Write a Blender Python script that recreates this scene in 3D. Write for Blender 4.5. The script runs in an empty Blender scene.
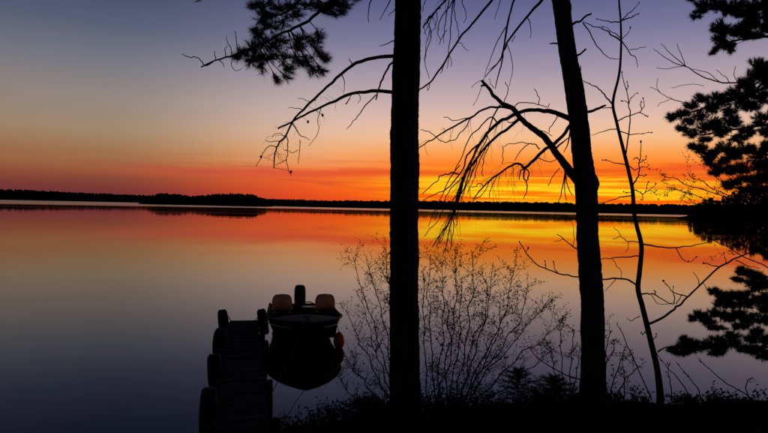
import bpy, math, random
from mathutils import Vector, Matrix, noise

R = math.radians
sc = bpy.context.scene
COL = sc.collection

# ------------------------------------------------------------------ camera
W, H = 768.0, 433.0
F = 603.0                                  # focal length in photo pixels
EYE = Vector((0, 0, 2.9))                  # eye height above the lake
PITCH = -math.atan((216.5 - 207.0) / F)
ROLL = R(1.2)
fwd = Vector((0, math.cos(PITCH), math.sin(PITCH)))
up0 = Vector((0, -math.sin(PITCH), math.cos(PITCH)))
rt0 = Vector((1, 0, 0))
rt = rt0 * math.cos(ROLL) + up0 * math.sin(ROLL)
up = up0 * math.cos(ROLL) - rt0 * math.sin(ROLL)
cd = bpy.data.cameras.new('camera')
cd.sensor_width = 36.0
cd.lens = 36.0 * F / W
cd.clip_start = 0.05
cd.clip_end = 20000
cam = bpy.data.objects.new('camera', cd)
COL.objects.link(cam)
m = Matrix((rt, up, -fwd)).transposed().to_4x4()
m.translation = EYE
cam.matrix_world = m
sc.camera = cam


def P(px, py, Y):
    return EYE + rt * ((px - W / 2) / F * Y) + up * (-(py - H / 2) / F * Y) + fwd * Y


# ------------------------------------------------------------------ sky
def lin(c):
    def f(v):
        v = v / 255.0
        return v / 12.92 if v <= 0.04045 else ((v + 0.055) / 1.055) ** 2.4
    return (f(c[0]), f(c[1]), f(c[2]), 1.0)


SUN_AZ = 15.0        # degrees right of the view axis, sun just under the horizon
world = bpy.data.worlds.new('World')
sc.world = world
world.use_nodes = True
nt = world.node_tree
nt.nodes.clear()


def N(tree, kind, **kw):
    n = tree.nodes.new(kind)
    for k, v in kw.items():
        setattr(n, k, v)
    return n


def wire(tree, sock, val):
    if hasattr(val, 'is_linked'):
        tree.links.new(val, sock)
    else:
        sock.default_value = val


def mth(tree, op, a, b=0.0, c=0.0):
    n = N(tree, 'ShaderNodeMath', operation=op)
    wire(tree, n.inputs[0], a)
    wire(tree, n.inputs[1], b)
    wire(tree, n.inputs[2], c)
    return n.outputs[0]


def smooth(tree, v, a, b, lo=0.0, hi=1.0):
    n = N(tree, 'ShaderNodeMapRange', interpolation_type='SMOOTHSTEP')
    wire(tree, n.inputs[0], v)
    n.inputs[1].default_value = a
    n.inputs[2].default_value = b
    n.inputs[3].default_value = lo
    n.inputs[4].default_value = hi
    return n.outputs[0]


def mixc(tree, f, a, b, mode='MIX'):
    n = N(tree, 'ShaderNodeMix', data_type='RGBA', blend_type=mode)
    wire(tree, n.inputs[0], f)
    wire(tree, n.inputs[6], a)
    wire(tree, n.inputs[7], b)
    return n.outputs[2]


tc = N(nt, 'ShaderNodeTexCoord')
sep = N(nt, 'ShaderNodeSeparateXYZ')
nt.links.new(tc.outputs['Generated'], sep.inputs[0])
elev = mth(nt, 'MULTIPLY', mth(nt, 'ARCSINE', sep.outputs[2]), 57.29578)
azim = mth(nt, 'MULTIPLY', mth(nt, 'ARCTAN2', sep.outputs[0], sep.outputs[1]), 57.29578)
daz = mth(nt, 'ABSOLUTE', mth(nt, 'SUBTRACT', azim, SUN_AZ))
daz = mth(nt, 'MINIMUM', daz, mth(nt, 'SUBTRACT', 360.0, daz))

RNG = 40.0
efac = mth(nt, 'DIVIDE', elev, RNG)


def sky_ramp(stops):
    n = N(nt, 'ShaderNodeValToRGB')
    cr = n.color_ramp
    cr.interpolation = 'LINEAR'
    while len(cr.elements) < len(stops):
        cr.elements.new(0.5)
    for el, (e, c) in zip(cr.elements, stops):
        el.position = min(1, max(0, e / RNG))
        el.color = lin(c)
    nt.links.new(efac, n.inputs[0])
    return n.outputs[0]


rA = sky_ramp([(0, (240, 70, 4)), (1.2, (254, 110, 4)), (2.2, (255, 140, 4)), (3.2, (253, 124, 8)), (4.2, (251, 126, 26)),
               (5.2, (250, 156, 70)), (6.6, (243, 187, 138)), (8.2, (227, 186, 166)), (10, (198, 171, 171)),
               (13, (155, 143, 165)), (16, (117, 114, 152)), (19, (89, 91, 134)), (30, (42, 44, 80)), (40, (28, 31, 60))])
rC = sky_ramp([(0, (222, 66, 30)), (1.5, (240, 84, 30)), (2.6, (240, 96, 40)), (3.3, (240, 122, 62)), (4.1, (239, 154, 96)), (5.4, (233, 173, 126)),
               (7.0, (224, 184, 161)), (9, (203, 177, 171)), (12, (165, 152, 163)), (15, (123, 120, 149)),
               (19, (83, 86, 125)), (30, (42, 44, 78)), (40, (28, 31, 58))])
rB = sky_ramp([(0, (100, 44, 46)), (1.2, (114, 54, 52)), (2.2, (138, 72, 55)), (3.3, (156, 100, 65)), (4.5, (157, 114, 79)), (6.2, (158, 133, 108)),
               (9, (144, 132, 126)), (12, (116, 117, 128)), (15, (86, 93, 116)), (19, (59, 67, 95)), (30, (34, 37, 60)),
               (40, (24, 27, 48))])
rD = sky_ramp([(0, (36, 38, 52)), (5, (48, 48, 66)), (12, (46, 48, 70)), (25, (34, 37, 60)), (40, (24, 27, 48))])
col = mixc(nt, smooth(nt, daz, 8, 25), rA, rC)
col = mixc(nt, smooth(nt, daz, 18, 41), col, rB)
col = mixc(nt, smooth(nt, daz, 38, 100), col, rD)

# thin bars of cloud low over the afterglow, in azimuth / elevation
cv = N(nt, 'ShaderNodeCombineXYZ')
wire(nt, cv.inputs[0], mth(nt, 'MULTIPLY', azim, 0.055))
wire(nt, cv.inputs[1], mth(nt, 'ADD', mth(nt, 'MULTIPLY', elev, 0.9), mth(nt, 'MULTIPLY', azim, 0.012)))
n1 = N(nt, 'ShaderNodeTexNoise')
n1.inputs['Scale'].default_value = 1.0
n1.inputs['Detail'].default_value = 5.0
n1.inputs['Roughness'].default_value = 0.55
n1.inputs['Distortion'].default_value = 0.35
nt.links.new(cv.outputs[0], n1.inputs['Vector'])
cv2 = N(nt, 'ShaderNodeCombineXYZ')
wire(nt, cv2.inputs[0], mth(nt, 'MULTIPLY', azim, 0.09))
wire(nt, cv2.inputs[1], mth(nt, 'MULTIPLY', elev, 2.3))
wire(nt, cv2.inputs[2], 7.3)
n2 = N(nt, 'ShaderNodeTexNoise')
n2.inputs['Scale'].default_value = 1.0
n2.inputs['Detail'].default_value = 4.0
n2.inputs['Distortion'].default_value = 0.5
nt.links.new(cv2.outputs[0], n2.inputs['Vector'])
low = mth(nt, 'MULTIPLY', smooth(nt, elev, 0.2, 1.4), smooth(nt, elev, 4.1, 2.7))
# glowing gaps between the bars
gap = mth(nt, 'MULTIPLY', smooth(nt, n2.outputs[0], 0.41, 0.58), low)
gap = mth(nt, 'MULTIPLY', gap, smooth(nt, daz, 19, 6))
col = mixc(nt, mth(nt, 'MULTIPLY', gap, 0.95), col, lin((255, 214, 26)))
# the bars themselves
bar = mth(nt, 'MULTIPLY', smooth(nt, n1.outputs[0], 0.48, 0.66), mth(nt, 'MULTIPLY', smooth(nt, elev, -0.3, 0.6), smooth(nt, elev, 4.9, 3.4)))
barc = mixc(nt, smooth(nt, daz, 10, 34), lin((236, 72, 12)), lin((150, 56, 62)))
bar = mth(nt, 'MULTIPLY', bar, smooth(nt, daz, 46, 16, 0.25, 1.0))
col = mixc(nt, mth(nt, 'MULTIPLY', bar, 0.72), col, barc)
# one long bar about four degrees up
wob = mth(nt, 'MULTIPLY', mth(nt, 'SUBTRACT', n1.outputs[0], 0.5), 1.2)
ctr = mth(nt, 'ADD', mth(nt, 'ADD', 3.2, wob), mth(nt, 'MULTIPLY', azim, 0.02))
dist = mth(nt, 'ABSOLUTE', mth(nt, 'SUBTRACT', elev, ctr))
lb = mth(nt, 'MULTIPLY', smooth(nt, dist, 0.62, 0.05), smooth(nt, daz, 46, 20))
lbc = mixc(nt, smooth(nt, daz, 6, 36), lin((238, 78, 20)), lin((206, 74, 60)))
col = mixc(nt, mth(nt, 'MULTIPLY', lb, 0.85), col, lbc)

sky = N(nt, 'ShaderNodeTexSky', sky_type='NISHITA', sun_disc=False, sun_elevation=R(-3.0), sun_rotation=R(SUN_AZ))
bg1 = N(nt, 'ShaderNodeBackground')
nt.links.new(col, bg1.inputs[0])
bg1.inputs[1].default_value = 1.0
bg2 = N(nt, 'ShaderNodeBackground')
nt.links.new(sky.outputs[0], bg2.inputs[0])
bg2.inputs[1].default_value = 0.05
add = N(nt, 'ShaderNodeAddShader')
nt.links.new(bg1.outputs[0], add.inputs[0])
nt.links.new(bg2.outputs[0], add.inputs[1])
wo = N(nt, 'ShaderNodeOutputWorld')
nt.links.new(add.outputs[0], wo.inputs[0])
# the sun has set: there is no direct sunlight, the afterglow of the sky is the only light

sc.render.engine = 'CYCLES'
sc.view_settings.view_transform = 'Standard'
sc.view_settings.look = 'None'
sc.view_settings.exposure = 0.0
sc.view_settings.gamma = 1.0
sc.view_settings.use_curve_mapping = False
sc.cycles.max_bounces = 5
sc.cycles.use_denoising = True

# ------------------------------------------------------------------ materials
MATS = {}


def mat(name, c1, c2, scale=8.0, rough=0.85, bump=0.3, stretch=(1, 1, 1), spec=0.3, metallic=0.0):
    mt = bpy.data.materials.new(name)
    mt.use_nodes = True
    t = mt.node_tree
    b = t.nodes['Principled BSDF']
    co = N(t, 'ShaderNodeTexCoord')
    mp = N(t, 'ShaderNodeMapping')
    mp.inputs['Scale'].default_value = stretch
    t.links.new(co.outputs['Object'], mp.inputs[0])
    no = N(t, 'ShaderNodeTexNoise')
    no.inputs['Scale'].default_value = scale
    no.inputs['Detail'].default_value = 6
    t.links.new(mp.outputs[0], no.inputs['Vector'])
    f = smooth(t, no.outputs[0], 0.32, 0.68)
    t.links.new(mixc(t, f, tuple(c1) + (1,), tuple(c2) + (1,)), b.inputs['Base Color'])
    b.inputs['Roughness'].default_value = rough
    b.inputs['Specular IOR Level'].default_value = spec
    b.inputs['Metallic'].default_value = metallic
    if bump:
        bp = N(t, 'ShaderNodeBump')
        bp.inputs['Strength'].default_value = bump
        bp.inputs['Distance'].default_value = 0.02
        t.links.new(no.outputs[0], bp.inputs['Height'])
        t.links.new(bp.outputs[0], b.inputs['Normal'])
    MATS[name] = mt
    return mt


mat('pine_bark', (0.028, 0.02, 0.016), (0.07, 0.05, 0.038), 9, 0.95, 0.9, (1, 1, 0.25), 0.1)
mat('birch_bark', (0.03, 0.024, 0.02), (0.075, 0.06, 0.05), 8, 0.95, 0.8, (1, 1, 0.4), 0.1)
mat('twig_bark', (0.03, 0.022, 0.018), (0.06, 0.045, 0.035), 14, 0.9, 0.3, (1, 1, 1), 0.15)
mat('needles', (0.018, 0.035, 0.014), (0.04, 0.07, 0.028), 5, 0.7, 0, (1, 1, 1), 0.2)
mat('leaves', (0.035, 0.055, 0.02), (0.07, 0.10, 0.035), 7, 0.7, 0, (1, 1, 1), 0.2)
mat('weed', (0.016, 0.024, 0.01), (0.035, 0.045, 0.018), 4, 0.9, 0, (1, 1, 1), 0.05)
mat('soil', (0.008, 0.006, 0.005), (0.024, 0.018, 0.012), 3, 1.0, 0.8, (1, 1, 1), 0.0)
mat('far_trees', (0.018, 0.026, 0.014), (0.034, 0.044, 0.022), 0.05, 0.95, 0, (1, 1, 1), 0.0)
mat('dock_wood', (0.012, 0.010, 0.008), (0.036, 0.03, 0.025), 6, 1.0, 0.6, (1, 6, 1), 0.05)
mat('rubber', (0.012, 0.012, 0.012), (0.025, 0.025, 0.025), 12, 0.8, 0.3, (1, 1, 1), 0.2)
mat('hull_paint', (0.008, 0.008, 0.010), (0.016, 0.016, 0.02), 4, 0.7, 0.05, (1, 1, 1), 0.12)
mat('hull_trim', (0.5, 0.3, 0.2), (0.6, 0.38, 0.25), 4, 0.25, 0, (1, 1, 1), 0.5)
mat('seat_vinyl', (0.62, 0.24, 0.10), (0.78, 0.32, 0.14), 5, 0.5, 0.15, (1, 1, 1), 0.3)
mat('dark_plastic', (0.014, 0.014, 0.015), (0.026, 0.026, 0.028), 10, 0.4, 0.1, (1, 1, 1), 0.4)
mat('fender_vinyl', (0.7, 0.12, 0.03), (0.85, 0.18, 0.04), 5, 0.4, 0, (1, 1, 1), 0.4)
mat('rope', (0.03, 0.027, 0.022), (0.06, 0.052, 0.042), 40, 0.95, 0.5, (1, 1, 1), 0.1)
mat('steel', (0.12, 0.12, 0.12), (0.2, 0.2, 0.2), 10, 0.4, 0.1, (1, 1, 1), 0.5, 0.8)

sm_ = MATS['seat_vinyl'].node_tree
pb = sm_.nodes['Principled BSDF']
tl_ = N(sm_, 'ShaderNodeBsdfTranslucent')
tl_.inputs[0].default_value = (0.98, 0.68, 0.48, 1)
mx_ = N(sm_, 'ShaderNodeMixShader')
mx_.inputs[0].default_value = 0.85
sm_.links.new(pb.outputs[0], mx_.inputs[1])
sm_.links.new(tl_.outputs[0], mx_.inputs[2])
sm_.links.new(mx_.outputs[0], sm_.nodes['Material Output'].inputs[0])

# water: dark, mirror still, with a strip of wind ripple under the far shore
wm = bpy.data.materials.new('lake_water')
wm.use_nodes = True
t = wm.node_tree
b = t.nodes['Principled BSDF']
b.inputs['Base Color'].default_value = (0.001, 0.0025, 0.003, 1)
b.inputs['IOR'].default_value = 1.333
g = N(t, 'ShaderNodeNewGeometry')
sp = N(t, 'ShaderNodeSeparateXYZ')
t.links.new(g.outputs['Position'], sp.inputs[0])
cw = N(t, 'ShaderNodeCombineXYZ')
wire(t, cw.inputs[0], mth(t, 'MULTIPLY', sp.outputs[0], 0.004))
wire(t, cw.inputs[1], mth(t, 'MULTIPLY', sp.outputs[1], 0.010))
wn = N(t, 'ShaderNodeTexNoise')
wn.inputs['Scale'].default_value = 1.0
wn.inputs['Detail'].default_value = 3
t.links.new(cw.outputs[0], wn.inputs['Vector'])
edge = mth(t, 'ADD', sp.outputs[1], mth(t, 'MULTIPLY', mth(t, 'SUBTRACT', wn.outputs[0], 0.5), 160.0))
edge = mth(t, 'ADD', edge, smooth(t, sp.outputs[0], -60, -260, 0.0, 150.0))
ripple = smooth(t, edge, 410, 640)
streak = N(t, 'ShaderNodeTexNoise')
cs = N(t, 'ShaderNodeCombineXYZ')
wire(t, cs.inputs[0], mth(t, 'MULTIPLY', sp.outputs[0], 0.02))
wire(t, cs.inputs[1], mth(t, 'MULTIPLY', sp.outputs[1], 0.07))
streak.inputs['Scale'].default_value = 1.0
streak.inputs['Detail'].default_value = 3
t.links.new(cs.outputs[0], streak.inputs['Vector'])
calm = smooth(t, streak.outputs[0], 0.35, 0.7, 0.014, 0.05)
rr = mth(t, 'ADD', calm, mth(t, 'MULTIPLY', ripple, 0.15))
t.links.new(rr, b.inputs['Roughness'])
wv = N(t, 'ShaderNodeTexNoise')
wv.inputs['Scale'].default_value = 1.0
wv.inputs['Detail'].default_value = 2
cb = N(t, 'ShaderNodeCombineXYZ')
wire(t, cb.inputs[0], mth(t, 'MULTIPLY', sp.outputs[0], 0.9))
wire(t, cb.inputs[1], mth(t, 'MULTIPLY', sp.outputs[1], 1.7))
t.links.new(cb.outputs[0], wv.inputs['Vector'])
bp = N(t, 'ShaderNodeBump')
bp.inputs['Strength'].default_value = 0.2
bp.inputs['Distance'].default_value = 0.004
t.links.new(wv.outputs[0], bp.inputs['Height'])
t.links.new(bp.outputs[0], b.inputs['Normal'])
MATS['lake_water'] = wm


# ------------------------------------------------------------------ mesh helpers
class MB:
    def __init__(self):
        self.v = []
        self.f = []

    def tube(self, pts, rad, sides=6, cap=True, rough=0.0, seed=0.0):
        n = len(pts)
        if n < 2:
            return
        base = len(self.v)
        prev = None
        for i in range(n):
            d = (pts[min(i + 1, n - 1)] - pts[max(i - 1, 0)])
            if d.length < 1e-9:
                d = Vector((0, 0, 1))
            d.normalize()
            if prev is None:
                a = Vector((1, 0, 0)) if abs(d.x) < 0.9 else Vector((0, 1, 0))
                u = d.cross(a).normalized()
            else:
                u = (prev - d * prev.dot(d))
                u = u.normalized() if u.length > 1e-6 else d.orthogonal().normalized()
            prev = u
            w = d.cross(u)
            for k in range(sides):
                a = 2 * math.pi * k / sides
                r = rad[i]
                dirv = u * math.cos(a) + w * math.sin(a)
                if rough:
                    q = pts[i] + dirv * r
                    am = 0.5 + 1.3 * abs(noise.noise(Vector((q.x * 3, q.y * 3 + seed, q.z * 2.3))))
                    r *= 1 + rough * 0.9 * noise.noise(Vector((q.x * 9 + seed, q.y * 9, q.z * 3.1))) + rough * am * (0.8 * noise.noise(Vector((q.x * 30, q.y * 30 + seed, q.z * 13))) + 0.6 * noise.noise(Vector((q.x * 60, q.y * 60 + seed, q.z * 41))))
                self.v.append(pts[i] + dirv * r)
        for i in range(n - 1):
            for k in range(sides):
                a = base + i * sides + k
                b_ = base + i * sides + (k + 1) % sides
                self.f.append((a, b_, b_ + sides, a + sides))
        if cap:
            self.f.append(tuple(base + k for k in range(sides))[::-1])
            self.f.append(tuple(base + (n - 1) * sides + k for k in range(sides)))

    def quad(self, a, b_, c, d):
        i = len(self.v)
        self.v += [a, b_, c, d]
        self.f.append((i, i + 1, i + 2, i + 3))

    def tri(self, a, b_, c):
        i = len(self.v)
        self.v += [a, b_, c]
        self.f.append((i, i + 1, i + 2))

    def box(self, c, sx, sy, sz, rot=None, taper=1.0):
        i = len(self.v)
        for dz in (-1, 1):
            for dx, dy in ((-1, -1), (1, -1), (1, 1), (-1, 1)):
                k = taper if dz > 0 else 1.0
                p = Vector((dx * sx / 2 * k, dy * sy / 2 * k, dz * sz / 2))
                if rot:
                    p = rot @ p
                self.v.append(Vector(c) + p)
        for q in ((3, 2, 1, 0), (4, 5, 6, 7), (0, 1, 5, 4), (1, 2, 6, 5), (2, 3, 7, 6), (3, 0, 4, 7)):
            self.f.append(tuple(i + k for k in q))

    def lathe(self, prof, steps, mtx):
        """prof: (radius, height) list turned about local z"""
        base = len(self.v)
        n = len(prof)
        for s in range(steps):
            a = 2 * math.pi * s / steps
            for r, h in prof:
                self.v.append(mtx @ Vector((r * math.cos(a), r * math.sin(a), h)))
        for s in range(steps):
            s2 = (s + 1) % steps
            for k in range(n - 1):
                self.f.append((base + s * n + k, base + s2 * n + k, base + s2 * n + k + 1, base + s * n + k + 1))

    def build(self, name, material, parent=None, smooth_=False):
        off = parent_world(parent) if parent is not None else Matrix()
        inv = off.inverted()
        me = bpy.data.meshes.new(name)
        me.from_pydata([tuple(inv @ v) for v in self.v], [], self.f)
        me.update()
        if smooth_:
            for p in me.polygons:
                p.use_smooth = True
        me.materials.append(MATS[material])
        o = bpy.data.objects.new(name, me)
        COL.objects.link(o)
        if parent is not None:
            o.parent = parent
        return o


def parent_world(o):
    mm = o.matrix_basis.copy()
    p = o.parent
    while p is not None:
        mm = p.matrix_basis @ mm
        p = p.parent
    return mm


def tag(o, label=None, cat=None, group=None, kind=None):
    for k, v in (('label', label), ('category', cat), ('group', group), ('kind', kind)):
        if v:
            o[k] = v
    return o


def empty(name, loc, label, cat, group=None, rz=0.0):
    o = bpy.data.objects.new(name, None)
    o.empty_display_size = 0.1
    o.location = loc
    o.rotation_euler = (0, 0, rz)
    COL.objects.link(o)
    return tag(o, label, cat, group)


def catmull(pts, sub):
    out = []
    n = len(pts)
    for i in range(n - 1):
        p0, p1, p2, p3 = pts[max(i - 1, 0)], pts[i], pts[i + 1], pts[min(i + 2, n - 1)]
        for s in range(sub):
            q = s / sub
            out.append(tuple(0.5 * ((2 * b1) + (-a1 + c1) * q + (2 * a1 - 5 * b1 + 4 * c1 - d1) * q * q + (-a1 + 3 * b1 - 3 * c1 + d1) * q ** 3)
                             for a1, b1, c1, d1 in zip(p0, p1, p2, p3)))
    out.append(tuple(pts[-1]))
    return out


def path(pix, Y0, Y1, w0, w1, wig=0.5, rng=random, sub=5):
    """pixel polyline -> world points and radii; depth runs from Y0 to Y1 with a gentle sway"""
    n = len(pix)
    raw = []
    for i, p in enumerate(pix):
        q = i / max(1, n - 1)
        w = p[2] if len(p) > 2 else w0 + (w1 - w0) * q
        raw.append((p[0], p[1], Y0 + (Y1 - Y0) * q, w))
    c = catmull(raw, sub)
    ph = rng.uniform(0, 6.28)
    pts, rad = [], []
    L = len(c)
    for i, (x, y, Y, w) in enumerate(c):
        q = i / max(1, L - 1)
        ends = min(1, 4 * q) * min(1.0, 4 * (1 - q) + 0.6)
        x += wig * ends * (noise.noise(Vector((i * 0.37, ph, 1.1))))
        y += wig * ends * (noise.noise(Vector((i * 0.37, ph, 5.7))))
        Yd = Y + 0.06 * ends * math.sin(ph + q * 7)
        pts.append(P(x, y, Yd))
        rad.append(max(0.45, w * (0.8 if w > 2.2 else 0.9)) * 0.5 * Yd / F)
    return pts, rad


def grow(mb, start, d, length, r0, rng, droop=0.3, levels=1, kids=4, seg=6, jitter=0.13, sides=4, tips=None):
    """a twig grown in space from start along d"""
    pts, rad = [start.copy()], [r0]
    p = start.copy()
    d = d.normalized()
    step = length / seg
    for i in range(seg):
        d = (d + Vector((rng.gauss(0, jitter), rng.gauss(0, jitter), rng.gauss(0, jitter) - droop / seg))).normalized()
        p = p + d * step
        pts.append(p.copy())
        rad.append(max(0.0009, r0 * (1 - 0.75 * (i + 1) / seg)))
        if levels > 0 and i >= 1 and rng.random() < kids / seg:
            side = d.orthogonal()
            side.rotate(Matrix.Rotation(rng.uniform(0, 6.28), 3, d))
            grow(mb, p, d * 0.8 + side * rng.uniform(0.5, 1.0), length * rng.uniform(0.3, 0.55), rad[-1] * 0.8, rng, droop, levels - 1, kids * 0.7, max(3, seg - 2), jitter, sides, tips)
    mb.tube(pts, rad, sides)
    if tips is not None:
        tips.append((pts, d))


def bud(mb, p, d, L, r):
    d = d.normalized()
    u = d.orthogonal().normalized()
    w = d.cross(u)
    i = len(mb.v)
    mb.v.append(p)
    for k in range(5):
        a = k * 2 * math.pi / 5
        mb.v.append(p + d * L * 0.45 + (u * math.cos(a) + w * math.sin(a)) * r)
    mb.v.append(p + d * L)
    for k in range(5):
        k2 = (k + 1) % 5
        mb.f.append((i, i + 1 + k2, i + 1 + k))
        mb.f.append((i + 6, i + 1 + k, i + 1 + k2))


def leaf(mb, p, d, L, wd, rng):
    d = d.normalized()
    s = d.orthogonal().normalized()
    s.rotate(Matrix.Rotation(rng.uniform(0, 6.28), 3, d))
    nrm = d.cross(s)
    i = len(mb.v)
    mb.v += [p, p + d * L * 0.45 + s * wd * 0.5 + nrm * wd * 0.12, p + d * L, p + d * L * 0.45 - s * wd * 0.5 + nrm * wd * 0.12]
    mb.f += [(i, i + 1, i + 2), (i, i + 2, i + 3)]


def needle_tuft(mb, p, d, rng, n=34, L=0.085, wd=0.0022, spread=0.9):
    d = d.normalized()
    for _ in range(n):
        s = Vector((rng.gauss(0, 1), rng.gauss(0, 1), rng.gauss(0, 1)))
        v = (d * rng.uniform(0.35, 1.0) + s * 0.42 * spread).normalized()
        ln = L * rng.uniform(0.7, 1.15)
        q = p - d * rng.uniform(0, 0.05)
        o = v.orthogonal().normalized()
        o.rotate(Matrix.Rotation(rng.uniform(0, 6.28), 3, v))
        o = o * (wd * 0.5)
        mb.tri(q - o, q + o, q + v * ln)


# ------------------------------------------------------------------ lake, ground
def shore_y(x):
    """where the bank meets the water"""
    pts = [(-60, 5.0), (-8, 4.2), (-4, 4.8), (-2.6, 5.9), (-1.9, 6.7), (-1.1, 7.8), (0.2, 8.5), (2, 8.9), (4, 9.1), (8, 9.3), (16, 10.0), (60, 13)]
    for (a, ya), (b1, yb) in zip(pts, pts[1:]):
        if x <= b1:
            q = (x - a) / (b1 - a)
            q = min(1, max(0, q))
            q = q * q * (3 - 2 * q)
            return ya + (yb - ya) * q
    return pts[-1][1]


def ground_z(x, y):
    d = shore_y(x) - y            # metres inland
    if d > 0:
        z = 1.32 * (1 - math.exp(-d / 3.6)) + 0.0
        z += 0.004 * max(0, d - 8)
    else:
        z = d * 0.28
    z += 0.12 * noise.noise(Vector((x * 0.8, y * 0.8, 0))) + 0.03 * noise.noise(Vector((x * 2.3, y * 2.3, 4)))
    return max(z, -1.6)


def axis(lo, hi, inner_lo, inner_hi, fine):
    xs = []
    x = inner_lo
    while x <= inner_hi + 1e-6:
        xs.append(x)
        x += fine
    s, x = fine, inner_lo
    left = []
    while x > lo:
        s *= 1.35
        x = max(lo, x - s)
        left.append(x)
    s, x = fine, inner_hi
    right = []
    while x < hi:
        s *= 1.35
        x = min(hi, x + s)
        right.append(x)
    return left[::-1] + xs + right


gx = axis(-300, 300, -9, 11, 0.16)
gy = axis(-300, 24, -3, 14, 0.16)
mb = MB()
for y in gy:
    for x in gx:
        mb.v.append(Vector((x, y, ground_z(x, y))))
nx = len(gx)
for j in range(len(gy) - 1):
    for i in range(nx - 1):
        a = j * nx + i
        mb.f.append((a, a + 1, a + nx + 1, a + nx))
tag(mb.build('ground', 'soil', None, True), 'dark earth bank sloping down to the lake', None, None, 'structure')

mb = MB()
mb.quad(Vector((-7000, -400, 0)), Vector((7000, -400, 0)), Vector((7000, 9000, 0)), Vector((-7000, 9000, 0)))
tag(mb.build('lake', 'lake_water'), 'still lake mirroring the orange sunset sky', None, None, 'structure')


# ------------------------------------------------------------------ far shores
def horizon_py(px):
    return 207.0 + (px - 384) * math.tan(ROLL)


def interp(tab, x):
    if x <= tab[0][0]:
        return tab[0][1]
    for (a, ya), (b1, yb) in zip(tab, tab[1:]):
        if x <= b1:
            return ya + (yb - ya) * (x - a) / (b1 - a)
    return tab[-1][1]


def far_land(name, prof, Y, depth, label):
    """low land under a far wood: a long mound of real depth"""
    mb = MB()
    x0, x1 = prof[0][0], prof[-1][0]
    n = 60
    rows = [(-0.02, -0.5), (0.0, 0.25), (0.15, 1.0), (0.5, 1.6), (1.0, -0.5)]
    for q, z in rows:
        for i in range(n + 1):
            px = x0 + (x1 - x0) * i / n
            e = min(1, 8 * i / n, 8 * (n - i) / n)
            X = (px - 384) / F * Y
            yy = Y + depth * (q if q > 0 else q) * (0.25 + 0.75 * e) + 0.02 * Y * noise.noise(Vector((i * 0.35, Y, q)))
            mb.v.append(Vector((X, yy, z if e > 0 else -0.5)))
    for r in range(len(rows) - 1):
        for i in range(n):
            a = r * (n + 1) + i
            mb.f.append((a, a + 1, a + n + 2, a + n + 1))
    tag(mb.build(name, 'far_trees'), label, None, None, 'structure')


def crown_blob(mb, c, r, h, rng, conif):
    """one far tree: ragged tiers for a conifer, a lumpy ball for a broadleaf"""
    i0 = len(mb.v)
    k = 6
    if conif:
        tiers = [(0.0, 0.5), (0.12, 1.0), (0.45, 0.72), (0.47, 0.85), (0.75, 0.4), (0.77, 0.5)]
    else:
        tiers = [(0.0, 0.35), (0.2, 0.9), (0.5, 1.0), (0.8, 0.75), (0.94, 0.4)]
    for q, s in tiers:
        for j in range(k):
            a = j * 2 * math.pi / k + q * 2
            s2 = s * r * rng.uniform(0.75, 1.2)
            mb.v.append(c + Vector((math.cos(a) * s2, math.sin(a) * s2, h * q + rng.uniform(-0.03, 0.03) * h)))
    mb.v.append(c + Vector((0, 0, h)))
    for t_ in range(len(tiers) - 1):
        for j in range(k):
            a = i0 + t_ * k + j
            b1 = i0 + t_ * k + (j + 1) % k
            mb.f.append((a, b1, b1 + k, a + k))
    top = i0 + len(tiers) * k
    for j in range(k):
        mb.f.append((i0 + (len(tiers) - 1) * k + j, i0 + (len(tiers) - 1) * k + (j + 1) % k, top))


def far_wood(name, prof, Y, depth, spacing, label, seed, con=0.4):
    rng = random.Random(seed)
    mb = MB()
    xw0 = (prof[0][0] - 384) / F * Y
    xw1 = (prof[-1][0] - 384) / F * Y
    rows = 4
    for r in range(rows):
        X = xw0
        while X < xw1:
            X += spacing * rng.uniform(0.6, 1.3)
            yy = Y + depth * (0.06 + 0.5 * r / rows) + rng.uniform(0, depth * 0.1)
            px = 384 + X / Y * F
            hgt = (horizon_py(px) - interp(prof, px)) / F * Y + EYE.z
            hh = hgt * rng.uniform(0.88, 1.04) * (1.0 if r > 0 else 0.72)
            conif = rng.random() < con
            rad = spacing * rng.uniform(0.7, 1.05) * (0.8 if conif else 1.15)
            hh *= 1.06 if conif else 1.0
            crown_blob(mb, Vector((X, yy, -0.2)), rad, max(2.0, hh), rng, conif)
    tag(mb.build(name, 'far_trees'), label, 'forest', None, 'stuff')


profL = [(-260, 187), (-120, 187.5), (0, 188.6), (20, 189.4), (40, 190.4), (70, 192), (100, 193), (130, 194.2), (180, 196.5), (300, 199.3)]
far_land('far_shore', profL, 2300, 240, 'low land across the lake under the far wood')
far_wood('far_forest', profL, 2300, 200, 10, 'distant wooded ridge across the lake, left of the humped island', 1, 0.08)
profI = [(136, 203), (139, 198), (146, 195), (152, 193.2), (160, 192.6), (172, 193.2), (184, 195), (190, 195.8), (198, 194.4),
         (210, 193.6), (225, 193), (240, 193), (250, 194), (257, 196.4), (262, 199), (265, 204)]
far_land('island', profI, 850, 60, 'low wooded island lying in the lake')
far_wood('island_forest', profI, 850, 60, 5.0, 'dark humped wooded island before the distant shore', 2, 0.05)
profM = [(250, 199.0), (290, 199.3), (330, 199.8), (380, 200.2), (430, 200.2), (480, 201), (530, 201.5), (580, 202.3), (640, 203.2),
         (700, 204), (760, 205), (900, 207), (1100, 210)]
far_land('far_shore', profM, 1150, 160, 'long low shore across the lake')
far_wood('far_forest', profM, 1150, 140, 7, 'long level dark wood on the far shore beneath the brightest glow', 3, 0.12)

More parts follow.
